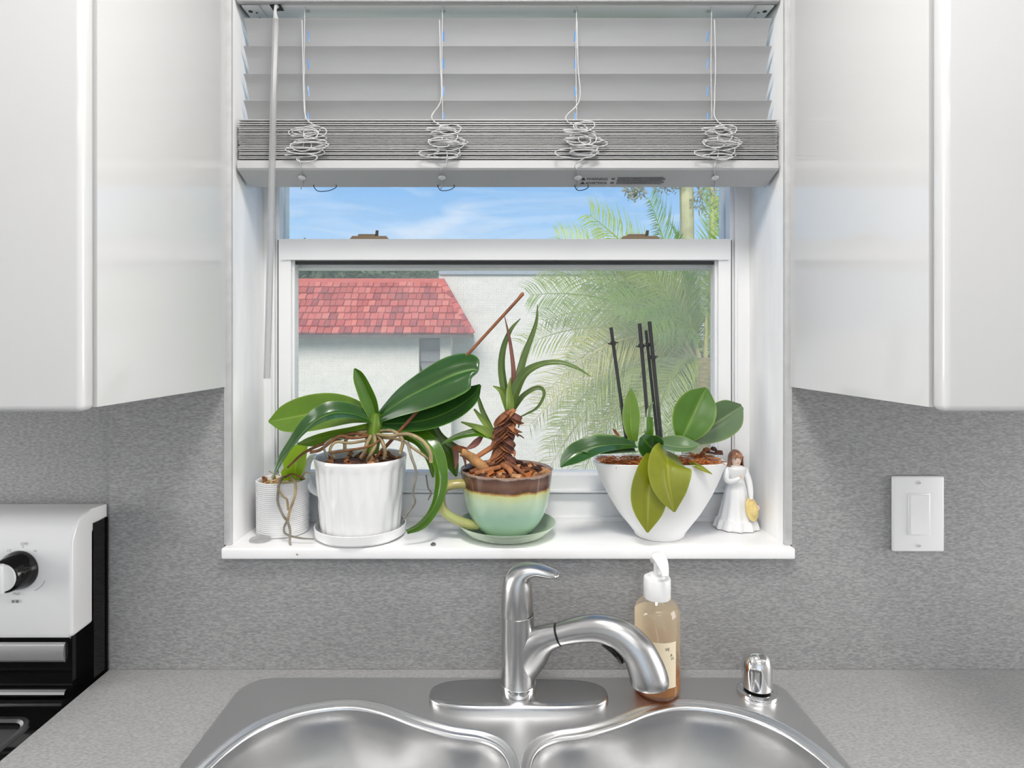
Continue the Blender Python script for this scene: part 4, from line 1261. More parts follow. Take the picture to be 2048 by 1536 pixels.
# leaning stumps and twigs
k = MB(); k.tube([P(975, 945, .03), P(955, 925, .03), P(935, 910, .03), P(923, 904, .03)], [.010, .009, .0075, .007], 12, 14)
for v in k.v: v += noise.noise_vector(v * 140) * .0016
k.build('stump', mat('tan_stump', rgb(168, 124, 78), .7, var=.4, vscale=50), cp, smooth=45)
for c, r, mk in [([(925, 906, .028), (930, 922, .026), (931, 934, .028)], [.003, .0022, .0008], 'husk_d'), ([(995, 888, .045), (972, 902, .040), (952, 915, .036), (940, 920, .036)], [.005, .0045, .004, .002], 'husk_l'),
                 ([(1000, 935, .03), (975, 940, .02), (950, 948, .015)], .0045, 'husk_l'), ([(1005, 930, .03), (1020, 940, .015), (1025, 955, .008)], .005, 'husk_l'), ([(1010, 925, .03), (1035, 938, .02), (1050, 952, .012)], .004, 'husk'),
                 ([(990, 925, .03), (965, 935, .03), (940, 945, .02)], .004, 'husk'), ([(1004, 880, .046), (992, 878, .045), (984, 872, .044)], .006, 'husk_l')]:
    root(c, r, M[mk], cp, 'surface_root')
B0 = (1019, 828, .050)
BN = (0, -1, .15)
leaf('leaf', [B0, (1010, 780, .050), (1004, 735, .050), (1008, 695, .050), (1022, 660, .050), (1041, 637, .050)], [6, 8, 7.5, 6, 4, .8], (-.3, -.9, .1), M['blade'], cp, cup=.5)
leaf('leaf', [B0, (1026, 775, .046), (1026, 735, .044), (1019, 680, .046), (1009, 632, .048)], [6, 6, 4.5, 3.2, .6], (.2, -.9, .1), M['blade_r'], cp, cup=.5)
leaf('leaf', [B0, (1032, 770, .052), (1048, 712, .054), (1064, 670, .056), (1073, 640, .056), (1075, 609, .056)], [6, 8, 7, 5, 3.2, .6], (.2, -.9, .1), M['blade'], cp, cup=.5)
leaf('leaf', [B0, (1030, 785, .045), (1050, 748, .038), (1084, 729, .030), (1120, 726, .024), (1152, 736, .020), (1182, 753, .018)], [7, 11, 10, 7, 5.5, 4, .6], [(0, -.9, .3), (-.2, -.9, .3), (-.2, -.85, .5), (0, -.8, .6), (0, -.8, .6), (.1, -.8, .6), (.1, -.8, .6)], M['blade'], cp, cup=.4, nseg=30)
leaf('leaf', [B0, (1012, 800, .046), (1003, 782, .044), (986, 772, .042)], [6, 8, 6, 1], (-.3, -.9, .2), M['blade_y'], cp, cup=.4)
leaf('leaf', [B0, (1030, 812, .050), (1048, 790, .048), (1070, 777, .046), (1084, 778, .046), (1087, 792, .046), (1074, 815, .046), (1052, 828, .046), (1031, 838, .046)], [6, 6, 5, 4.5, 4, 3.5, 3, 2, 1], [(0, -.9, .3)] * 4 + [(.4, -.9, .1), (.5, -.85, 0), (.3, -.9, -.2), (.2, -.9, -.2), (.2, -.9, -.2)], M['blade'], cp, cup=.4, nseg=34)
leaf('leaf', [(1019, 830, .046), (1020, 805, .042), (1018, 780, .042), (1021, 755, .043)], [7, 8, 5, .8], BN, M['blade_y'], cp, cup=.5)
O0 = (990, 876, .044)
leaf('leaf', [O0, (972, 864, .040), (950, 854, .036), (922, 844, .032)], [7, 9, 6, 1.5], (-.2, -.8, .5), M['blade_y'], cp, cup=.4)
leaf('leaf', [O0, (975, 845, .045), (965, 822, .046), (958, 800, .047), (953, 778, .048)], [6, 6, 5, 3.5, .6], BN, M['blade'], cp, cup=.4)
leaf('leaf', [O0, (974, 850, .042), (960, 833, .042), (948, 818, .042)], [6, 7, 4.5, 2], BN, M['blade_y'], cp, cup=.4)
leaf('leaf', [O0, (960, 866, .036), (930, 870, .030), (905, 878, .026), (884, 888, .024)], [7, 10, 8, 6, 1], (-.1, -.75, .6), M['leaf_mid'], cp, cup=.35)
leaf('leaf', [(940, 908, .050), (905, 890, .060), (876, 862, .066), (856, 800, .068), (846, 755, .068), (841, 730, .068)], [5, 7, 6, 5, 3, .6], (-.3, -.9, .1), M['blade'], cp, cup=.4)
leaf('dry_leaf', [(965, 872, .040), (955, 884, .036), (945, 892, .034), (931, 899, .032)], [3, 7, 6, 1], (-.2, -.9, .3), M['blade_r'], cp, cup=.5)
leaf('dry_leaf', [(905, 893, .046), (912, 905, .044), (913, 925, .042), (910, 938, .042)], [3, 6, 4, .6], (-.2, -.9, .1), M['blade_r'], cp, cup=.5)
leaf('dry_leaf', [(935, 902, .046), (918, 897, .044), (905, 894, .044)], [6, 6, 3], (-.2, -.9, .3), M['husk_l'], cp, cup=.5)

# ---- tapered white planter with the broad-leaved orchid
wy3 = .052
wx3 = X(1316, wy3)
or3 = thing('broad_leaved_orchid', 'broad-leaved orchid with black stakes in tapered white planter', 'plant', (wx3, wy3 - .006, SILL_Z))
zt3 = Z(920, wy3)
pr = [(.036, SILL_Z, .9), (.041, SILL_Z + .0025, .9)]
HW = [(1076, 49), (1060, 60), (1036, 78), (1012, 92), (989, 104), (960, 116), (940, 123), (922, 131)]
lvls = [(.0385, SILL_Z + .0005), (.0415, SILL_Z + .003)] + [(PXM(w, wy3), SILL_Z + .006 + (zt3 - SILL_Z - .006) * (1076 - py) / (1076 - 922)) for py, w in HW]
lvls = [tuple(a) for a in crom(lvls, 26)]
vs, fs = [], []
SEG = 64
full = [(a, z) for a, z in lvls] + [(lvls[-1][0] - .0015, zt3 + .001), (lvls[-1][0] - .004, zt3 + .0005), (lvls[-1][0] - .006, zt3 - .006), (lvls[-1][0] - .012, zt3 - .022), (.02, zt3 - .022)]
for i, (a, z) in enumerate(full):
    bdep = .036 + (.050 - .036) * min(1, max(0, (z - SILL_Z) / (zt3 - SILL_Z)))
    inset = lvls[-1][0] - a if i >= len(lvls) else 0
    bdep = max(.008, bdep - inset)
    ex = 2.0 + 1.6 * min(1, max(0, (z - SILL_Z) / (zt3 - SILL_Z)))
    cyy = wy3 - .008 * (1 - min(1, (z - SILL_Z) / (zt3 - SILL_Z)))
    for kx in range(SEG):
        an = 2 * PI * kx / SEG; ca, sa = math.cos(an), math.sin(an)
        vs.append((wx3 + a * math.copysign(abs(ca) ** (2 / ex), ca), cyy + bdep * math.copysign(abs(sa) ** (2 / ex), sa), z))
m_ = len(full)
for i in range(m_ - 1):
    for kx in range(SEG):
        fs.append((i * SEG + kx, i * SEG + (kx + 1) % SEG, (i + 1) * SEG + (kx + 1) % SEG, (i + 1) * SEG + kx))
fs += [list(range(SEG))[::-1], [(m_ - 1) * SEG + kx for kx in range(SEG)]]
k = MB(); k.add(vs, fs); k.build('planter', M['matte_pot'], or3, smooth=50)
k = MB(); k.lathe([(.100, zt3 - .022), (.104, zt3 - .010), (.07, zt3 - .004), (.01, zt3 - .003)], wx3, wy3, 40, sx=1, sy=.44, expo=3.4); k.build('soil', mat('orange_coir', rgb(168, 88, 34), .9, var=.5, vscale=160, bump=1, bscale=240), or3)
kk = [MB() for _ in M['moss']]
for i in range(420):
    x_, y_ = rnd.uniform(-.100, .104), rnd.uniform(-.040, .040)
    c = Vector((wx3 + x_, wy3 + y_, zt3 - .006 + rnd.uniform(0, .006) + (.004 if x_ > .06 else 0)))
    a = rnd.uniform(0, 6.28); d = Vector((math.cos(a), math.sin(a), rnd.uniform(-.3, .4))) * rnd.uniform(.004, .009)
    kk[rnd.randrange(3)].tube([c - d, c + Vector((0, 0, .002)), c + d], .0006, 4, cap=False)
for q_, mm in zip(kk, M['moss']): o = q_.build('coir_fibre', mm, or3); o['kind'] = 'stuff'
for (cx_, cy_) in ((1428, 898), (1437, 905), (1412, 900), (1420, 905), (1404, 908)):
    chip(or3, P(cx_, cy_, .055), .008, M['bark'][2 if cx_ > 1415 else 0], rnd)
# stakes with clips
for (a, b_, r, cl) in (((1222, 655, .068), (1256, 905, .050), .0030, (1227, 687)), ((1279, 647, .060), (1301, 905, .050), .0032, (1285, 692)), ((1292, 661, .064), (1318, 905, .052), .0026, (1296, 690)), ((1299, 643, .056), (1325, 905, .048), .0033, (1305, 715))):
    k = MB(); k.tube([P(*a), P(*b_)], r, 10); sk_ = k.build('stake', M['stake'], or3, smooth=60)
    t = (cl[1] - a[1]) / (b_[1] - a[1]); c = P(*a).lerp(P(*b_), t)
    k = MB(); k.loft([(c + Vector((0, 0, .003)), r * 1.7, r * 1.7), (c - Vector((0, 0, .003)), r * 1.7, r * 1.7)], 10)
    k.tube([c + Vector((-.009, -.002, -.001)), c, c + Vector((.008, -.003, .0015))], .0014, 6); k.build('stake_clip', M['stake'], sk_)
C3 = .045
leaf('leaf', [(1268, 884, .046), (1263, 860, .046), (1261, 830, .048), (1261, 800, .050), (1262, 777, .050)], [7, 15, 18, 13, 1.5], (.12, -1, .1), M['leaf_light'], or3, cup=.2, groove=.08)
leaf('leaf', [(1360, 884, .040), (1374, 858, .038), (1388, 828, .040), (1402, 798, .044), (1413, 776, .046)], [8, 32, 41, 31, 4], (-.15, -1, .12), M['leaf_mid'], or3, cup=.14, groove=.07, nseg=26, nu=11)
leaf('leaf', [(1366, 884, .048), (1400, 865, .052), (1435, 845, .056), (1464, 826, .058), (1484, 812, .060)], [7, 26, 36, 31, 5], (.2, -.96, .2), M['leaf_grey'], or3, cup=.15, groove=.07, nseg=26, nu=11)
leaf('leaf', [(1308, 884, .040), (1330, 888, .022), (1355, 892, .008), (1380, 893, .000), (1399, 889, -.004)], [9, 21, 24, 17, 2], (.05, -.62, .78), M['leaf_grey'], or3, cup=.3, groove=.12)
leaf('leaf', [(1322, 912, .030), (1308, 900, .022), (1294, 886, .016), (1284, 872, .016)], [10, 26, 24, 6], (-.2, -.95, .3), M['leaf_dark'], or3, cup=.2, groove=.08)
leaf('leaf', [(1297, 890, .036), (1297, 860, .034), (1297, 834, .035)], [9, 9, 8], (0, -1, .05), M['leaf_mid'], or3, cup=.4)
leaf('leaf', [(1297, 850, .040), (1297, 825, .042), (1301, 812, .043), (1307, 804, .044)], [3, 4, 3, .6], (0, -1, .05), M['leaf_grey'], or3, cup=.4)
leaf('leaf', [(1272, 890, .040), (1235, 888, .024), (1195, 892, .008), (1158, 906, -.004), (1135, 920, -.008), (1121, 934, -.010)], [9, 17, 23, 24, 16, 2], [(0, -.65, .75), (0, -.65, .75), (-.1, -.65, .7), (-.35, -.7, .5), (-.45, -.75, .4), (-.5, -.75, .3)], M['leaf_dark'], or3, cup=.25, groove=.10, nseg=28)
leaf('leaf', [(1272, 902, .036), (1240, 902, .016), (1205, 903, .004), (1180, 904, -.002), (1164, 902, -.004)], [8, 12, 13, 9, 1], (-.05, -.5, .85), M['leaf_grey'], or3, cup=.35, groove=.1)
leaf('leaf', [(1255, 880, .056), (1225, 876, .062), (1195, 874, .066), (1178, 874, .068)], [6, 8, 8, 1], (0, -.6, .8), M['leaf_mid'], or3, cup=.2)
leaf('leaf', [(1312, 906, .026), (1306, 940, -.012), (1298, 985, -.020), (1296, 1025, -.022), (1295, 1065, -.022)], [14, 30, 36, 28, 2], (-.15, -.98, .12), M['leaf_yellow'], or3, cup=.16, groove=.08, nseg=28, nu=11)
leaf('leaf', [(1335, 900, .026), (1337, 925, -.018), (1338, 955, -.030), (1343, 990, -.032), (1349, 1024, -.030)], [22, 42, 43, 29, 2], (.06, -.98, .15), M['leaf_yellow'], or3, cup=.15, groove=.09, nseg=28, nu=11)
leaf('leaf_stub', [(1380, 926, .010), (1400, 936, -.002), (1424, 948, -.006)], [4, 6, 1], (0, -.8, .6), M['leaf_yellow'], or3, cup=.4)
leaf('leaf_stub', [(1238, 873, .056), (1230, 863, .058), (1225, 857, .058)], [2.5, 3, .6], (0, -1, .2), M['husk'], or3, cup=.4)
k = MB(); k.tube([P(1300, 915, .045), P(1302, 900, .042), P(1300, 880, .040)], [.012, .014, .010], 14, 10); k.build('crown', M['leaf_mid'], or3, smooth=60)

# ---- porcelain girl figurine
fy_ = .084
fx_ = X(1472, fy_)
fg = thing('porcelain_figurine', 'white porcelain girl figurine with brown hair holding a straw hat', 'figurine', (fx_, fy_, SILL_Z))
porc = mat('white_porcelain', g(240), .22, coat=.3)


def FZ(py): return SILL_Z + (1054 - py) * .000888


def FX(px): return fx_ + (px - 1472) * .000888


def gown(an, z):
    t = (z - SILL_Z) / .085
    return 1 + (.05 * max(0, 1 - t) + .008) * math.cos(11 * an) + (.03 * math.cos(23 * an + 1) if z < SILL_Z + .016 else 0)


prof = [(.030, SILL_Z), (.0365, SILL_Z + .0015), (.0372, SILL_Z + .005), (.0335, FZ(1036)), (.0300, FZ(1032)), (.0262, FZ(1015)), (.0222, FZ(995)), (.0185, FZ(978)), (.0152, FZ(964)), (.0138, FZ(956)), (.0148, FZ(950)), (.0168, FZ(942)), (.0176, FZ(936)), (.0160, FZ(932)), (.0100, FZ(929)), (.0055, FZ(927)), (.0050, FZ(922))]
prof = [tuple(a) for a in crom(prof, 50)]
MB().lathe(prof, fx_, fy_, 88, gown, sy=.86).build('gown', porc, fg, smooth=60)
skin = mat('painted_porcelain_skin', rgb(240, 214, 194), .3)
hc = Vector((FX(1471), fy_ - .001, FZ(916)))
k = MB(); k.loft([(hc + Vector((0, 0, z)), r, r * .92) for z, r in ((-.0125, .003), (-.0105, .0068), (-.006, .0095), (0, .0108), (.006, .0102), (.010, .007), (.012, .002))], 20, ref=(0, -1, 0)); head = k.build('head', skin, fg, smooth=70)
k = MB(); k.loft([(hc + Vector((0, -.0110, .0012)), .0012, .0008), (hc + Vector((0, -.0125, -.0020)), .0014, .0012), (hc + Vector((0, -.0108, -.0035)), .0008, .0006)], 8); k.build('nose', skin, head, smooth=60)
for s_ in (-1, 1):
    k = MB(); c = hc + Vector((s_ * .0042, -.0098, .0008)); k.loft([(c + Vector((0, .0006, 0)), .0011, .0011), (c + Vector((0, -.0004, 0)), .0008, .0008)], 8); k.build('eye', mat('painted_eye', rgb(90, 70, 60), .4), head)
k = MB(); c = hc + Vector((0, -.0096, -.0060)); k.loft([(c + Vector((-.0022, .0006, 0)), .0003, .0003), (c, .0007, .0007), (c + Vector((.0022, .0006, 0)), .0003, .0003)], 8); k.build('mouth', mat('painted_mouth', rgb(206, 120, 110), .4), head)
hair = mat('painted_brown_hair', rgb(172, 122, 92), .45, var=.25, vscale=120, stretch=(1, 1, .3))
k = MB()
vs = []; fs = []; NA, NH = 28, 12
for i in range(NH):
    t = i / (NH - 1)
    z = .0150 - .0300 * t
    rr = .0128 * math.sqrt(max(.02, 1 - ((z - .001) / .0150) ** 2)) if z > 0 else .0128 + .0016 * (-z / .015)
    for j in range(NA + 1):
        op = .30 if z > .0045 else 1.02
        an = op + (2 * PI - 2 * op) * j / NA
        vs.append(hc + Vector((rr * math.sin(an), -rr * math.cos(an) * 1.0 + .0012, z)))
for i in range(NH - 1):
    for j in range(NA): fs.append((i * (NA + 1) + j, i * (NA + 1) + j + 1, (i + 1) * (NA + 1) + j + 1, (i + 1) * (NA + 1) + j))
k.add(vs, fs)
k.loft([(hc + Vector((0, .001, .0135)), .006, .006), (hc + Vector((0, .0005, .0150)), .0035, .0035)], 16)
k.loft([(hc + Vector((-.0098, -.0080, .0040)), .002, .0022), (hc + Vector((0, -.0110, .0068)), .0026, .0034), (hc + Vector((.0098, -.0080, .0040)), .002, .0022)], 10)
ho = k.build('hair', hair, fg, smooth=70)
so_ = ho.modifiers.new('thickness', 'SOLIDIFY'); so_.thickness = .0014
# arms: right hand to the chest, other arm down to the hat
k = MB(); k.tube([Vector((FX(1455), fy_, FZ(936))), Vector((FX(1449), fy_ - .008, FZ(952))), Vector((FX(1452), fy_ - .013, FZ(958))), Vector((FX(1462), fy_ - .019, FZ(954))), Vector((FX(1470), fy_ - .0205, FZ(949)))], [.0058, .0052, .0048, .0040, .0030], 12, 20); k.build('arm', porc, fg, smooth=60)
k = MB(); k.tube([Vector((FX(1488), fy_, FZ(936))), Vector((FX(1494), fy_ - .006, FZ(955))), Vector((FX(1495), fy_ - .013, FZ(975))), Vector((FX(1493), fy_ - .019, FZ(992)))], [.0058, .0052, .0046, .0034], 12, 18); k.build('arm', porc, fg, smooth=60)
for (c0, d0) in ((Vector((FX(1471), fy_ - .0205, FZ(949))), Vector((.0040, -.0005, .0022))), (Vector((FX(1493), fy_ - .0195, FZ(993))), Vector((0, -.001, -.0045)))):
    k = MB()
    for j in range(4):
        sd = Vector((-d0.z, 0, d0.x)).normalized() * (j - 1.5) * .0013
        k.tube([c0 + sd * .6, c0 + d0 * .7 + sd, c0 + d0 * (1.15 - .08 * abs(j - 1.5)) + sd], [.0010, .0009, .0006], 6)
    k.tube([c0, c0 + Vector((-d0.z, -.001, d0.x)) * .6, c0 + Vector((-d0.z, -.001, d0.x)) * .7 + d0 * .5], [.0010, .0009, .0006], 6)
    k.build('hand', skin, fg, smooth=60)
# straw hat held at her side
hcn = Vector((FX(1493), fy_ - .022, FZ(1010)))
straw = mat('painted_straw', rgb(232, 208, 140), .5, var=.12, vscale=90)
ax = Vector((.45, -.86, .22)).normalized()
k = MB(); k.loft([(hcn - ax * .0006, .0200, .0145), (hcn + ax * .0010, .0202, .0147), (hcn + ax * .0022, .0125, .0095), (hcn + ax * .0065, .0105, .0080), (hcn + ax * .0085, .006, .0045)], 30, ref=(0, 0, 1)); hat = k.build('straw_hat', straw, fg, smooth=35)
k = MB()
for j in range(7):
    a = j * 2 * PI / 7; c = hcn + ax * .0045 + Vector((.0045, -.001, .003)) + Vector((math.cos(a) * .0034, 0, math.sin(a) * .0034))
    k.loft([(c - Vector((0, .0008, 0)), .0019, .0019), (c + Vector((0, -.0012, 0)), .0008, .0008)], 8)
k.build('hat_flower', mat('painted_flower', rgb(226, 196, 170), .5), hat)

# ---- small things on the sill
c = P(521, 1082, 0); d_ = (CAM_Z - SILL_Z) * F_PX / (1081 - VY)
c = P(521, 1081, d_ - CAM_D)
k = MB(); k.lathe([(.0145, SILL_Z), (.0175, SILL_Z + .0015), (.0165, SILL_Z + .004), (.010, SILL_Z + .0062), (.002, SILL_Z + .0068)], c.x, c.y, 28, lambda an, z: 1 + .02 * math.cos(9 * an))
tag(k.build('glass_pebble', clearmat('clear_glass_pebble', (.97, .97, .97), gloss=.12, rough=.08, film=.45, streak=.3, filmcol=g(235)), None, smooth=60), 'flat clear glass pebble on the sill beside the small pot', 'pebble')
d_ = (CAM_Z - SILL_Z) * F_PX / (1092 - VY); c = P(866, 1092, d_ - CAM_D)
k = MB(); k.loft([(c + Vector((-.004, 0, .0025)), .0008, .001), (c + Vector((0, 0, .0035)), .0026, .0028), (c + Vector((.003, .001, .003)), .0022, .002), (c + Vector((.0045, .001, .002)), .0006, .0006)], 10)
tag(k.build('dried_petal', mat('dark_crumb', g(95), .7, var=.5, vscale=200), None, smooth=40), 'tiny dark crumb on the sill between the two cups', 'crumb')

# ------------------------------------------------------------------ outside
struct(box('ground', -30, 30, .4, 60, -3.3, -3.2, mat('grass_ground', rgb(110, 128, 80), .9, var=.3, vscale=3)))
stucco = mat('white_stucco', rgb(232, 227, 216), .85, var=.04, vscale=8)


def EX(px, D): return P(px, 0, D - CAM_D).x
def EZ(py, D): return P(0, py, D - CAM_D).z
def EY(D): return D - CAM_D


bld = thing('neighbour_building', 'white stucco building with red shingled mansard roof outside', 'building', (EX(800, 12.4), EY(12.4), -3.2))
b = MB(); b.box(EX(878, 12.9), EX(2300, 12.9), EY(12.9), EY(17), -3.2, EZ(549, 12.9)); b.build('wall', stucco, bld)
b = MB(); b.box(EX(878, 12.86), EX(2300, 12.86), EY(12.84), EY(17.05), EZ(549, 12.86), EZ(541, 12.86)); b.build('parapet_cap', mat('grey_parapet', rgb(168, 176, 184), .7), bld)
x0b, x1b = EX(120, 12.3), EX(902, 12.3)
b = MB()
wx0, wx1, wz0, wz1 = EX(838, 12.3), EX(880, 12.3), EZ(800, 12.3), EZ(676, 12.3)
b.box(x0b, wx0, EY(12.3), EY(12.9), -3.2, EZ(664, 12.3)); b.box(wx1, x1b, EY(12.3), EY(12.9), -3.2, EZ(664, 12.3))
b.box(wx0, wx1, EY(12.3), EY(12.9), -3.2, wz0); b.box(wx0, wx1, EY(12.3), EY(12.9), wz1, EZ(664, 12.3))
b.build('bay_wall', stucco, bld)
fw = MB(); fw.box(wx0, wx1, EY(12.44), EY(12.5), wz0, wz1); wobj = fw.build('window', mat('dim_window', g(120), .3), bld)
for i in range(5):
    zz = wz0 + (wz1 - wz0) * (i + .5) / 5
    k = MB(); k.box(wx0 + .02, wx1 - .02, EY(12.41), EY(12.43), zz - .10, zz + .10); k.build('pane', mat('louvre_pane', g(136 + 8 * (i % 2)), .25), wobj)
# roof: solid body plus separate shingles in overlapping courses
De, Dt = 11.85, 12.75
ze, zt_ = EZ(669, De), EZ(564, Dt)
xe_r, xt_r = EX(944, De), EX(884, Dt)
xl_e, xl_t = EX(440, De), EX(440, Dt)
b = MB()
b.add([(xl_e, EY(De), ze), (xe_r, EY(De), ze), (xt_r, EY(Dt), zt_), (xl_e, EY(Dt), zt_), (xl_e, EY(13.2), ze), (xe_r, EY(13.2), ze), (xt_r, EY(13.2), zt_), (xl_e, EY(13.2), zt_)],
      [(0, 1, 2, 3), (1, 5, 6, 2), (3, 2, 6, 7), (0, 4, 5, 1), (4, 7, 6, 5), (0, 3, 7, 4)])
roof = b.build('roof', mat('roof_underlay', rgb(96, 50, 46), .8), bld, smooth=0)  # tone darkened to strengthen the shadow lines between shingles
tile_m = [mat('red_shingle_%s' % n_, c_, .8, var=.2, vscale=14, stretch=(3, 1, 1)) for n_, c_ in (('rose', rgb(212, 102, 90)), ('brick', rgb(194, 82, 72)), ('dusky', rgb(170, 68, 66)), ('pale', rgb(222, 120, 102)))]
NR = 8
slope = Vector((0, EY(Dt) - EY(De), zt_ - ze)); SL = slope.length; sd = slope.normalized(); sn = Vector((0, -sd.z, sd.y))
rowl = SL / NR
wbase = .135
tm = {}
for mi_, mm in enumerate(tile_m):
    me = bpy.data.meshes.new('roof_shingle')
    w2, hl, th = .5, rowl * 1.12, .050
    vs = []
    for (x_, v_, h_) in ((-w2, 0, 0), (w2, 0, 0), (w2, hl, -.012), (-w2, hl, -.012), (-w2, 0, th), (w2, 0, th), (w2, hl, .006), (-w2, hl, .006)):
        p = sd * v_ + sn * h_; vs.append((x_, p.y, p.z))
    me.from_pydata(vs, [], [(0, 3, 2, 1), (4, 5, 6, 7), (0, 1, 5, 4), (1, 2, 6, 5), (2, 3, 7, 6), (3, 0, 4, 7)])
    me.materials.append(mm); tm[mi_] = me
rt = random.Random(3)
for r_ in range(NR):
    base = Vector((0, EY(De), ze)) + sd * (rowl * r_) + sn * .01
    xr_ = xe_r + (xt_r - xe_r) * (r_ + .35) / NR
    x_ = xr_
    while x_ > EX(545, De):
        w_ = wbase * rt.uniform(.75, 1.3)
        o = bpy.data.objects.new('roof_shingle', tm[rt.choice((0, 0, 1, 1, 2, 3))])
        link(o, roof, (x_ - w_ / 2, base.y + rt.uniform(-.026, .004), base.z + rt.uniform(-.006, .006)))
        o.scale = (w_ * .90, 1, 1)
        x_ -= w_
# ridge strip and hip strip
k = MB(); k.box(EX(440, Dt), xt_r + .05, EY(Dt) - .06, EY(Dt) + .1, zt_ - .02, zt_ + .07); k.build('ridge_cap', tile_m[0], roof)
hip0, hip1 = Vector((xe_r, EY(De), ze)), Vector((xt_r, EY(Dt), zt_))
k = MB()
for i in range(9):
    a, b_ = hip0.lerp(hip1, i / 9), hip0.lerp(hip1, (i + 1.1) / 9)
    k = MB(); k.loft([(a + sn * .045, .07, .022), (b_ + sn * .025, .07, .018)], 8, ref=(1, 0, 0)); k.build('hip_shingle', tile_m[i % 4], roof, smooth=40)
k = MB(); k.box(xl_e, xe_r + .03, EY(De) - .03, EY(De) + .02, ze - .05, ze - .005); k.build('eave_board', mat('eave_dark', rgb(96, 80, 78), .8), roof)

# palm
frond_m = [leafmat('palm_frond_%s' % n_, c_, c2_, c_, rough=.45, transl=.3) for n_, c_, c2_ in (('green', rgb(132, 160, 58), rgb(190, 196, 96)), ('olive', rgb(160, 174, 82), rgb(196, 196, 116)), ('dark', rgb(84, 128, 52), rgb(160, 176, 90)), ('straw', rgb(192, 186, 110), rgb(206, 196, 130)))]
PD = 5.6
pc_ = P(1405, 705, PD - CAM_D)
palm = thing('palm_tree', 'feathery green palm tree outside the window on the right', 'tree', (pc_.x, pc_.y, -3.2))
k = MB(); k.tube([(pc_.x + .15, pc_.y, -3.2), (pc_.x + .1, pc_.y, -1.5), (pc_.x, pc_.y, .4), (pc_.x, pc_.y, pc_.z - .05)], [.16, .13, .12, .14], 14, 18); k.build('trunk', mat('palm_trunk', rgb(140, 130, 84), .9, var=.4, vscale=14, stretch=(1, 1, 4)), palm)


def frond(tipx, tipy, dd, lift, mi, seed, side=.40, droop=.30):
    rr = random.Random(seed)
    tip = P(tipx, tipy, PD + dd - CAM_D)
    base = pc_ + Vector((rr.uniform(-.06, .06), rr.uniform(-.06, .06), rr.uniform(-.08, .05)))
    mid = base.lerp(tip, .5) + Vector((0, 0, lift))
    N = 90
    pts = [base * (1 - t) ** 2 + mid * 2 * t * (1 - t) + tip * t * t for t in [i / N for i in range(N + 1)]]
    k = MB(); k.tube(pts[::9], [.016 - .0135 * i / 10 for i in range(len(pts[::9]))], 6)
    vs, fs, uvs = [], [], []
    phi = rr.uniform(.75, 1.25) * rr.choice((-1, 1))
    for i in range(9, N + 1):
        t = i / N
        tg = (pts[min(i + 1, N)] - pts[i - 1]).normalized()
        s0 = tg.cross(Vector((0, 0, 1))).normalized(); u0 = s0.cross(tg).normalized()
        s_ = s0 * math.cos(phi) + u0 * math.sin(phi); up = u0 * math.cos(phi) - s0 * math.sin(phi)
        ln = side * (math.sin(PI * min(1, .14 + .80 * t)) ** .5) * rr.uniform(.8, 1.15)
        for sg in (-1, 1):
            d1 = (s_ * sg * .80 + tg * .62 + up * .30 + Vector((rr.uniform(-.1, .1), rr.uniform(-.1, .1), rr.uniform(-.1, .1)))).normalized()
            d2 = (s_ * sg * .72 + tg * .62 - Vector((0, 0, droop))).normalized()
            p0 = pts[i] + tg * rr.uniform(-.01, .01); p1 = p0 + d1 * ln * .5; p2 = p1 + d2 * ln * .55
            w = tg * (.0046 + .0022 * rr.random())
            b0 = len(vs)
            vs += [p0 - w * .5, p0 + w * .5, p1 - w, p1 + w, p2]
            uvs += [(.2, .2)] * 5
            fs += [(b0, b0 + 1, b0 + 3, b0 + 2), (b0 + 2, b0 + 3, b0 + 4)]
    k.add(vs, fs, uvs)
    k.build('frond', frond_m[mi], palm, smooth=0)


FR = [(1112, 474, .2, .28, 1), (1180, 430, -.3, .22, 1), (1300, 400, .5, .12, 0), (1420, 392, .2, .1, 1), (1500, 400, -.2, .1, 0), (1062, 590, -.2, .36, 0), (1050, 690, .3, .48, 1), (1078, 800, -.3, .6, 3), (1100, 890, .2, .72, 1), (1165, 930, .5, .72, 3),
      (1225, 610, -.5, .3, 0), (1240, 720, .6, .45, 2), (1290, 930, -.4, .6, 1), (1340, 560, .7, .15, 2), (1600, 480, .1, .3, 0), (1660, 640, -.2, .4, 0), (1640, 800, .3, .5, 1), (1560, 900, -.3, .5, 2), (1440, 940, .4, .55, 1), (1130, 740, .7, .5, 0), (1180, 560, .8, .4, 2), (1400, 540, .9, .1, 2), (1500, 640, .6, .3, 2), (1330, 780, .9, .4, 2), (1090, 540, .5, .34, 1), (1090, 640, .6, .42, 0), (1120, 850, -.1, .62, 1), (1190, 800, .3, .6, 1), (1210, 870, .1, .62, 0), (1260, 830, -.2, .55, 1), (1240, 500, .4, .2, 1), (1350, 470, -.3, .14, 0), (1300, 650, -.6, .3, 0), (1150, 660, .1, .45, 1), (1360, 880, .2, .45, 0), (1250, 560, .1, .3, 1), (1090, 950, .3, .75, 3), (1150, 985, .0, .75, 1), (1215, 1000, .4, .72, 3), (1270, 1000, .1, .66, 1), (1330, 1010, -.2, .6, 0), (1120, 900, .8, .7, 3), (1180, 880, .9, .65, 1), (1060, 850, .6, .66, 3)]
for i, f_ in enumerate(FR): frond(*f_, seed=100 + i)
# pale frond stalks at the crown
for i in range(7):
    a = -1.2 + i * .4
    k = MB(); k.tube([pc_ + Vector((0, -.05, -.35)), pc_ + Vector((math.sin(a) * .12, -.08, -.1)), pc_ + Vector((math.sin(a) * .42, -.1, .25 + .1 * math.cos(a)))], [.03, .025, .012], 8, 8); k.build('leaf_stalk', frond_m[3], palm, smooth=60)


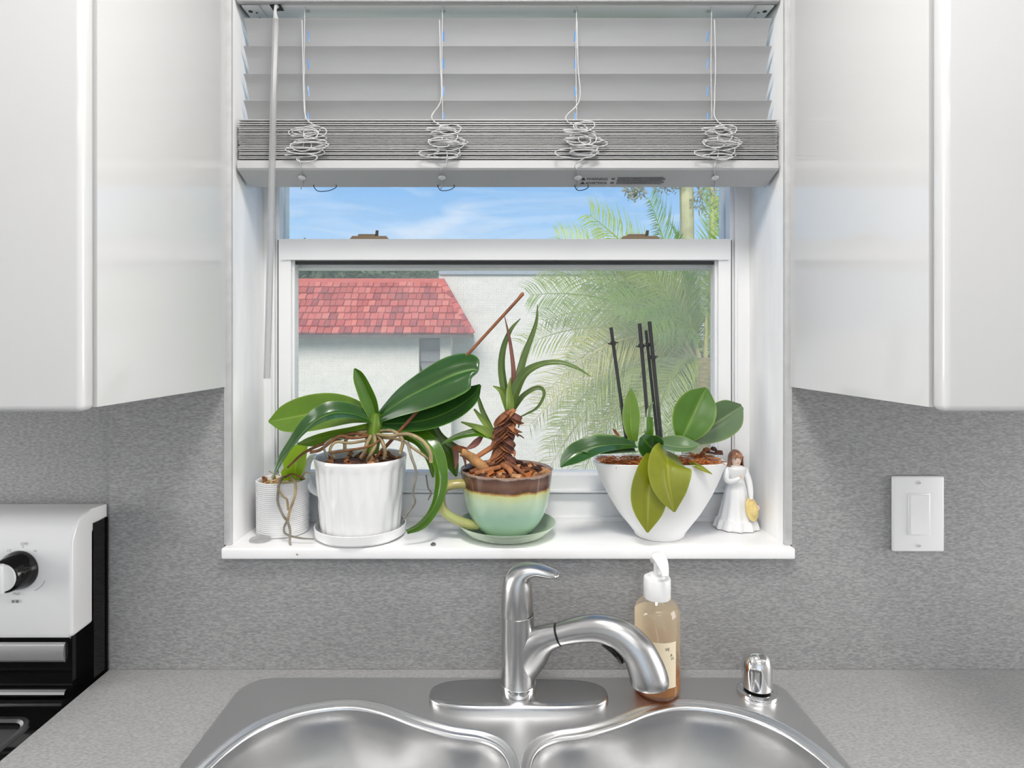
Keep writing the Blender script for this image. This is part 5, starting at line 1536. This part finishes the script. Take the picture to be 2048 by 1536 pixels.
def tree(name, label, px, py_base, py_top, D, trunk_r, crown, seed, mcol, dens, leafsize, group=None, trunkcol=None):
    rr = random.Random(seed)
    p0 = P(px, py_base, D - CAM_D); p1 = P(px, py_top, D - CAM_D)
    t = thing(name, label, 'tree', (p0.x, p0.y, -3.2), group)
    k = MB(); k.tube([(p0.x, p0.y, -3.2), (p0.x + .05, p0.y, (p1.z - 3.2) / 2), p1], [trunk_r * 1.5, trunk_r * 1.1, trunk_r], 12, 14); k.build('trunk', trunkcol, t)
    k = MB()
    vs, fs, uvs = [], [], []
    for (cx, cz, rx, rz, n_) in crown:
        c = P(cx, cz, D - CAM_D); s_ = D / F_PX
        for _ in range(int(n_ * dens)):
            d = Vector((rr.gauss(0, 1), rr.gauss(0, 1), rr.gauss(0, 1))).normalized() * rr.random() ** .45
            q_ = c + Vector((d.x * rx * s_, d.y * rx * s_, d.z * rz * s_))
            a = Vector((rr.uniform(-1, 1), rr.uniform(-1, 1), rr.uniform(-1, 1))).normalized(); b2 = a.orthogonal().normalized()
            b0 = len(vs); L = leafsize * rr.uniform(.6, 1.4)
            vs += [q_ - a * L, q_ + b2 * L * .4, q_ + a * L, q_ - b2 * L * .4]; uvs += [(.2, .2)] * 4; fs.append((b0, b0 + 1, b0 + 2, b0 + 3))
    k.add(vs, fs, uvs); o = k.build('foliage', mcol, t, smooth=0)
    for (cx, cz, rx, rz, n_) in crown[:4]:
        kb = MB(); c = P(cx, cz, D - CAM_D); m1 = p1.lerp(c, .5) + Vector((0, 0, .1))
        kb.tube([p1.lerp(p0, .1), m1, c], [trunk_r * .4, trunk_r * .28, trunk_r * .12], 6, 8); kb.build('branch', trunkcol, t)
    return t


far_leaf = leafmat('far_tree_leaf', rgb(120, 134, 96), rgb(130, 140, 104), rgb(120, 134, 96), rough=.6, transl=.3)
grey_leaf = leafmat('sparse_tree_leaf', rgb(150, 152, 138), rgb(150, 156, 140), rgb(150, 152, 138), rough=.6, transl=.4)
bark_p = mat('pale_green_bark', rgb(172, 170, 134), .9, var=.15, vscale=5)
bark_d = mat('far_bark', rgb(120, 108, 92), .9)
tree('slender_tree', 'slender pale-trunked tree with sparse leaves behind the palm', 1372, 700, 330, 9.0, .10, [(1270, 385, 26, 18, 130), (1335, 370, 40, 18, 130), (1405, 400, 40, 32, 160), (1450, 430, 34, 40, 150), (1390, 330, 80, 40, 200), (1500, 400, 60, 60, 200)], 7, grey_leaf, 1.0, .05, None, bark_p)
tree('twin_stem_tree', 'thinner pale trunk right of the slender tree outside', 1424, 700, 340, 12.0, .05, [(1440, 350, 50, 40, 150), (1470, 460, 30, 40, 120)], 8, grey_leaf, 1.0, .05, None, bark_p)
for i, (px, top) in enumerate(((600, 482), (700, 486), (790, 492), (868, 500))):
    tree('far_tree', ['distant tree above the left end of the red roof', 'distant tree behind the red roof under the left latch', 'distant tree behind the middle of the red roof', 'distant tree beside the right end of the red roof ridge'][i],
         px, 640, 545, 20 + 5 * i, .18, [(px, 535, 62, 34, 520), (px - 40, 545, 50, 24, 320), (px + 45, 545, 50, 22, 320), (px + 10, 505, 26, 26, 90)], 20 + i, far_leaf, 1.0, .16, 'distant trees', bark_d)
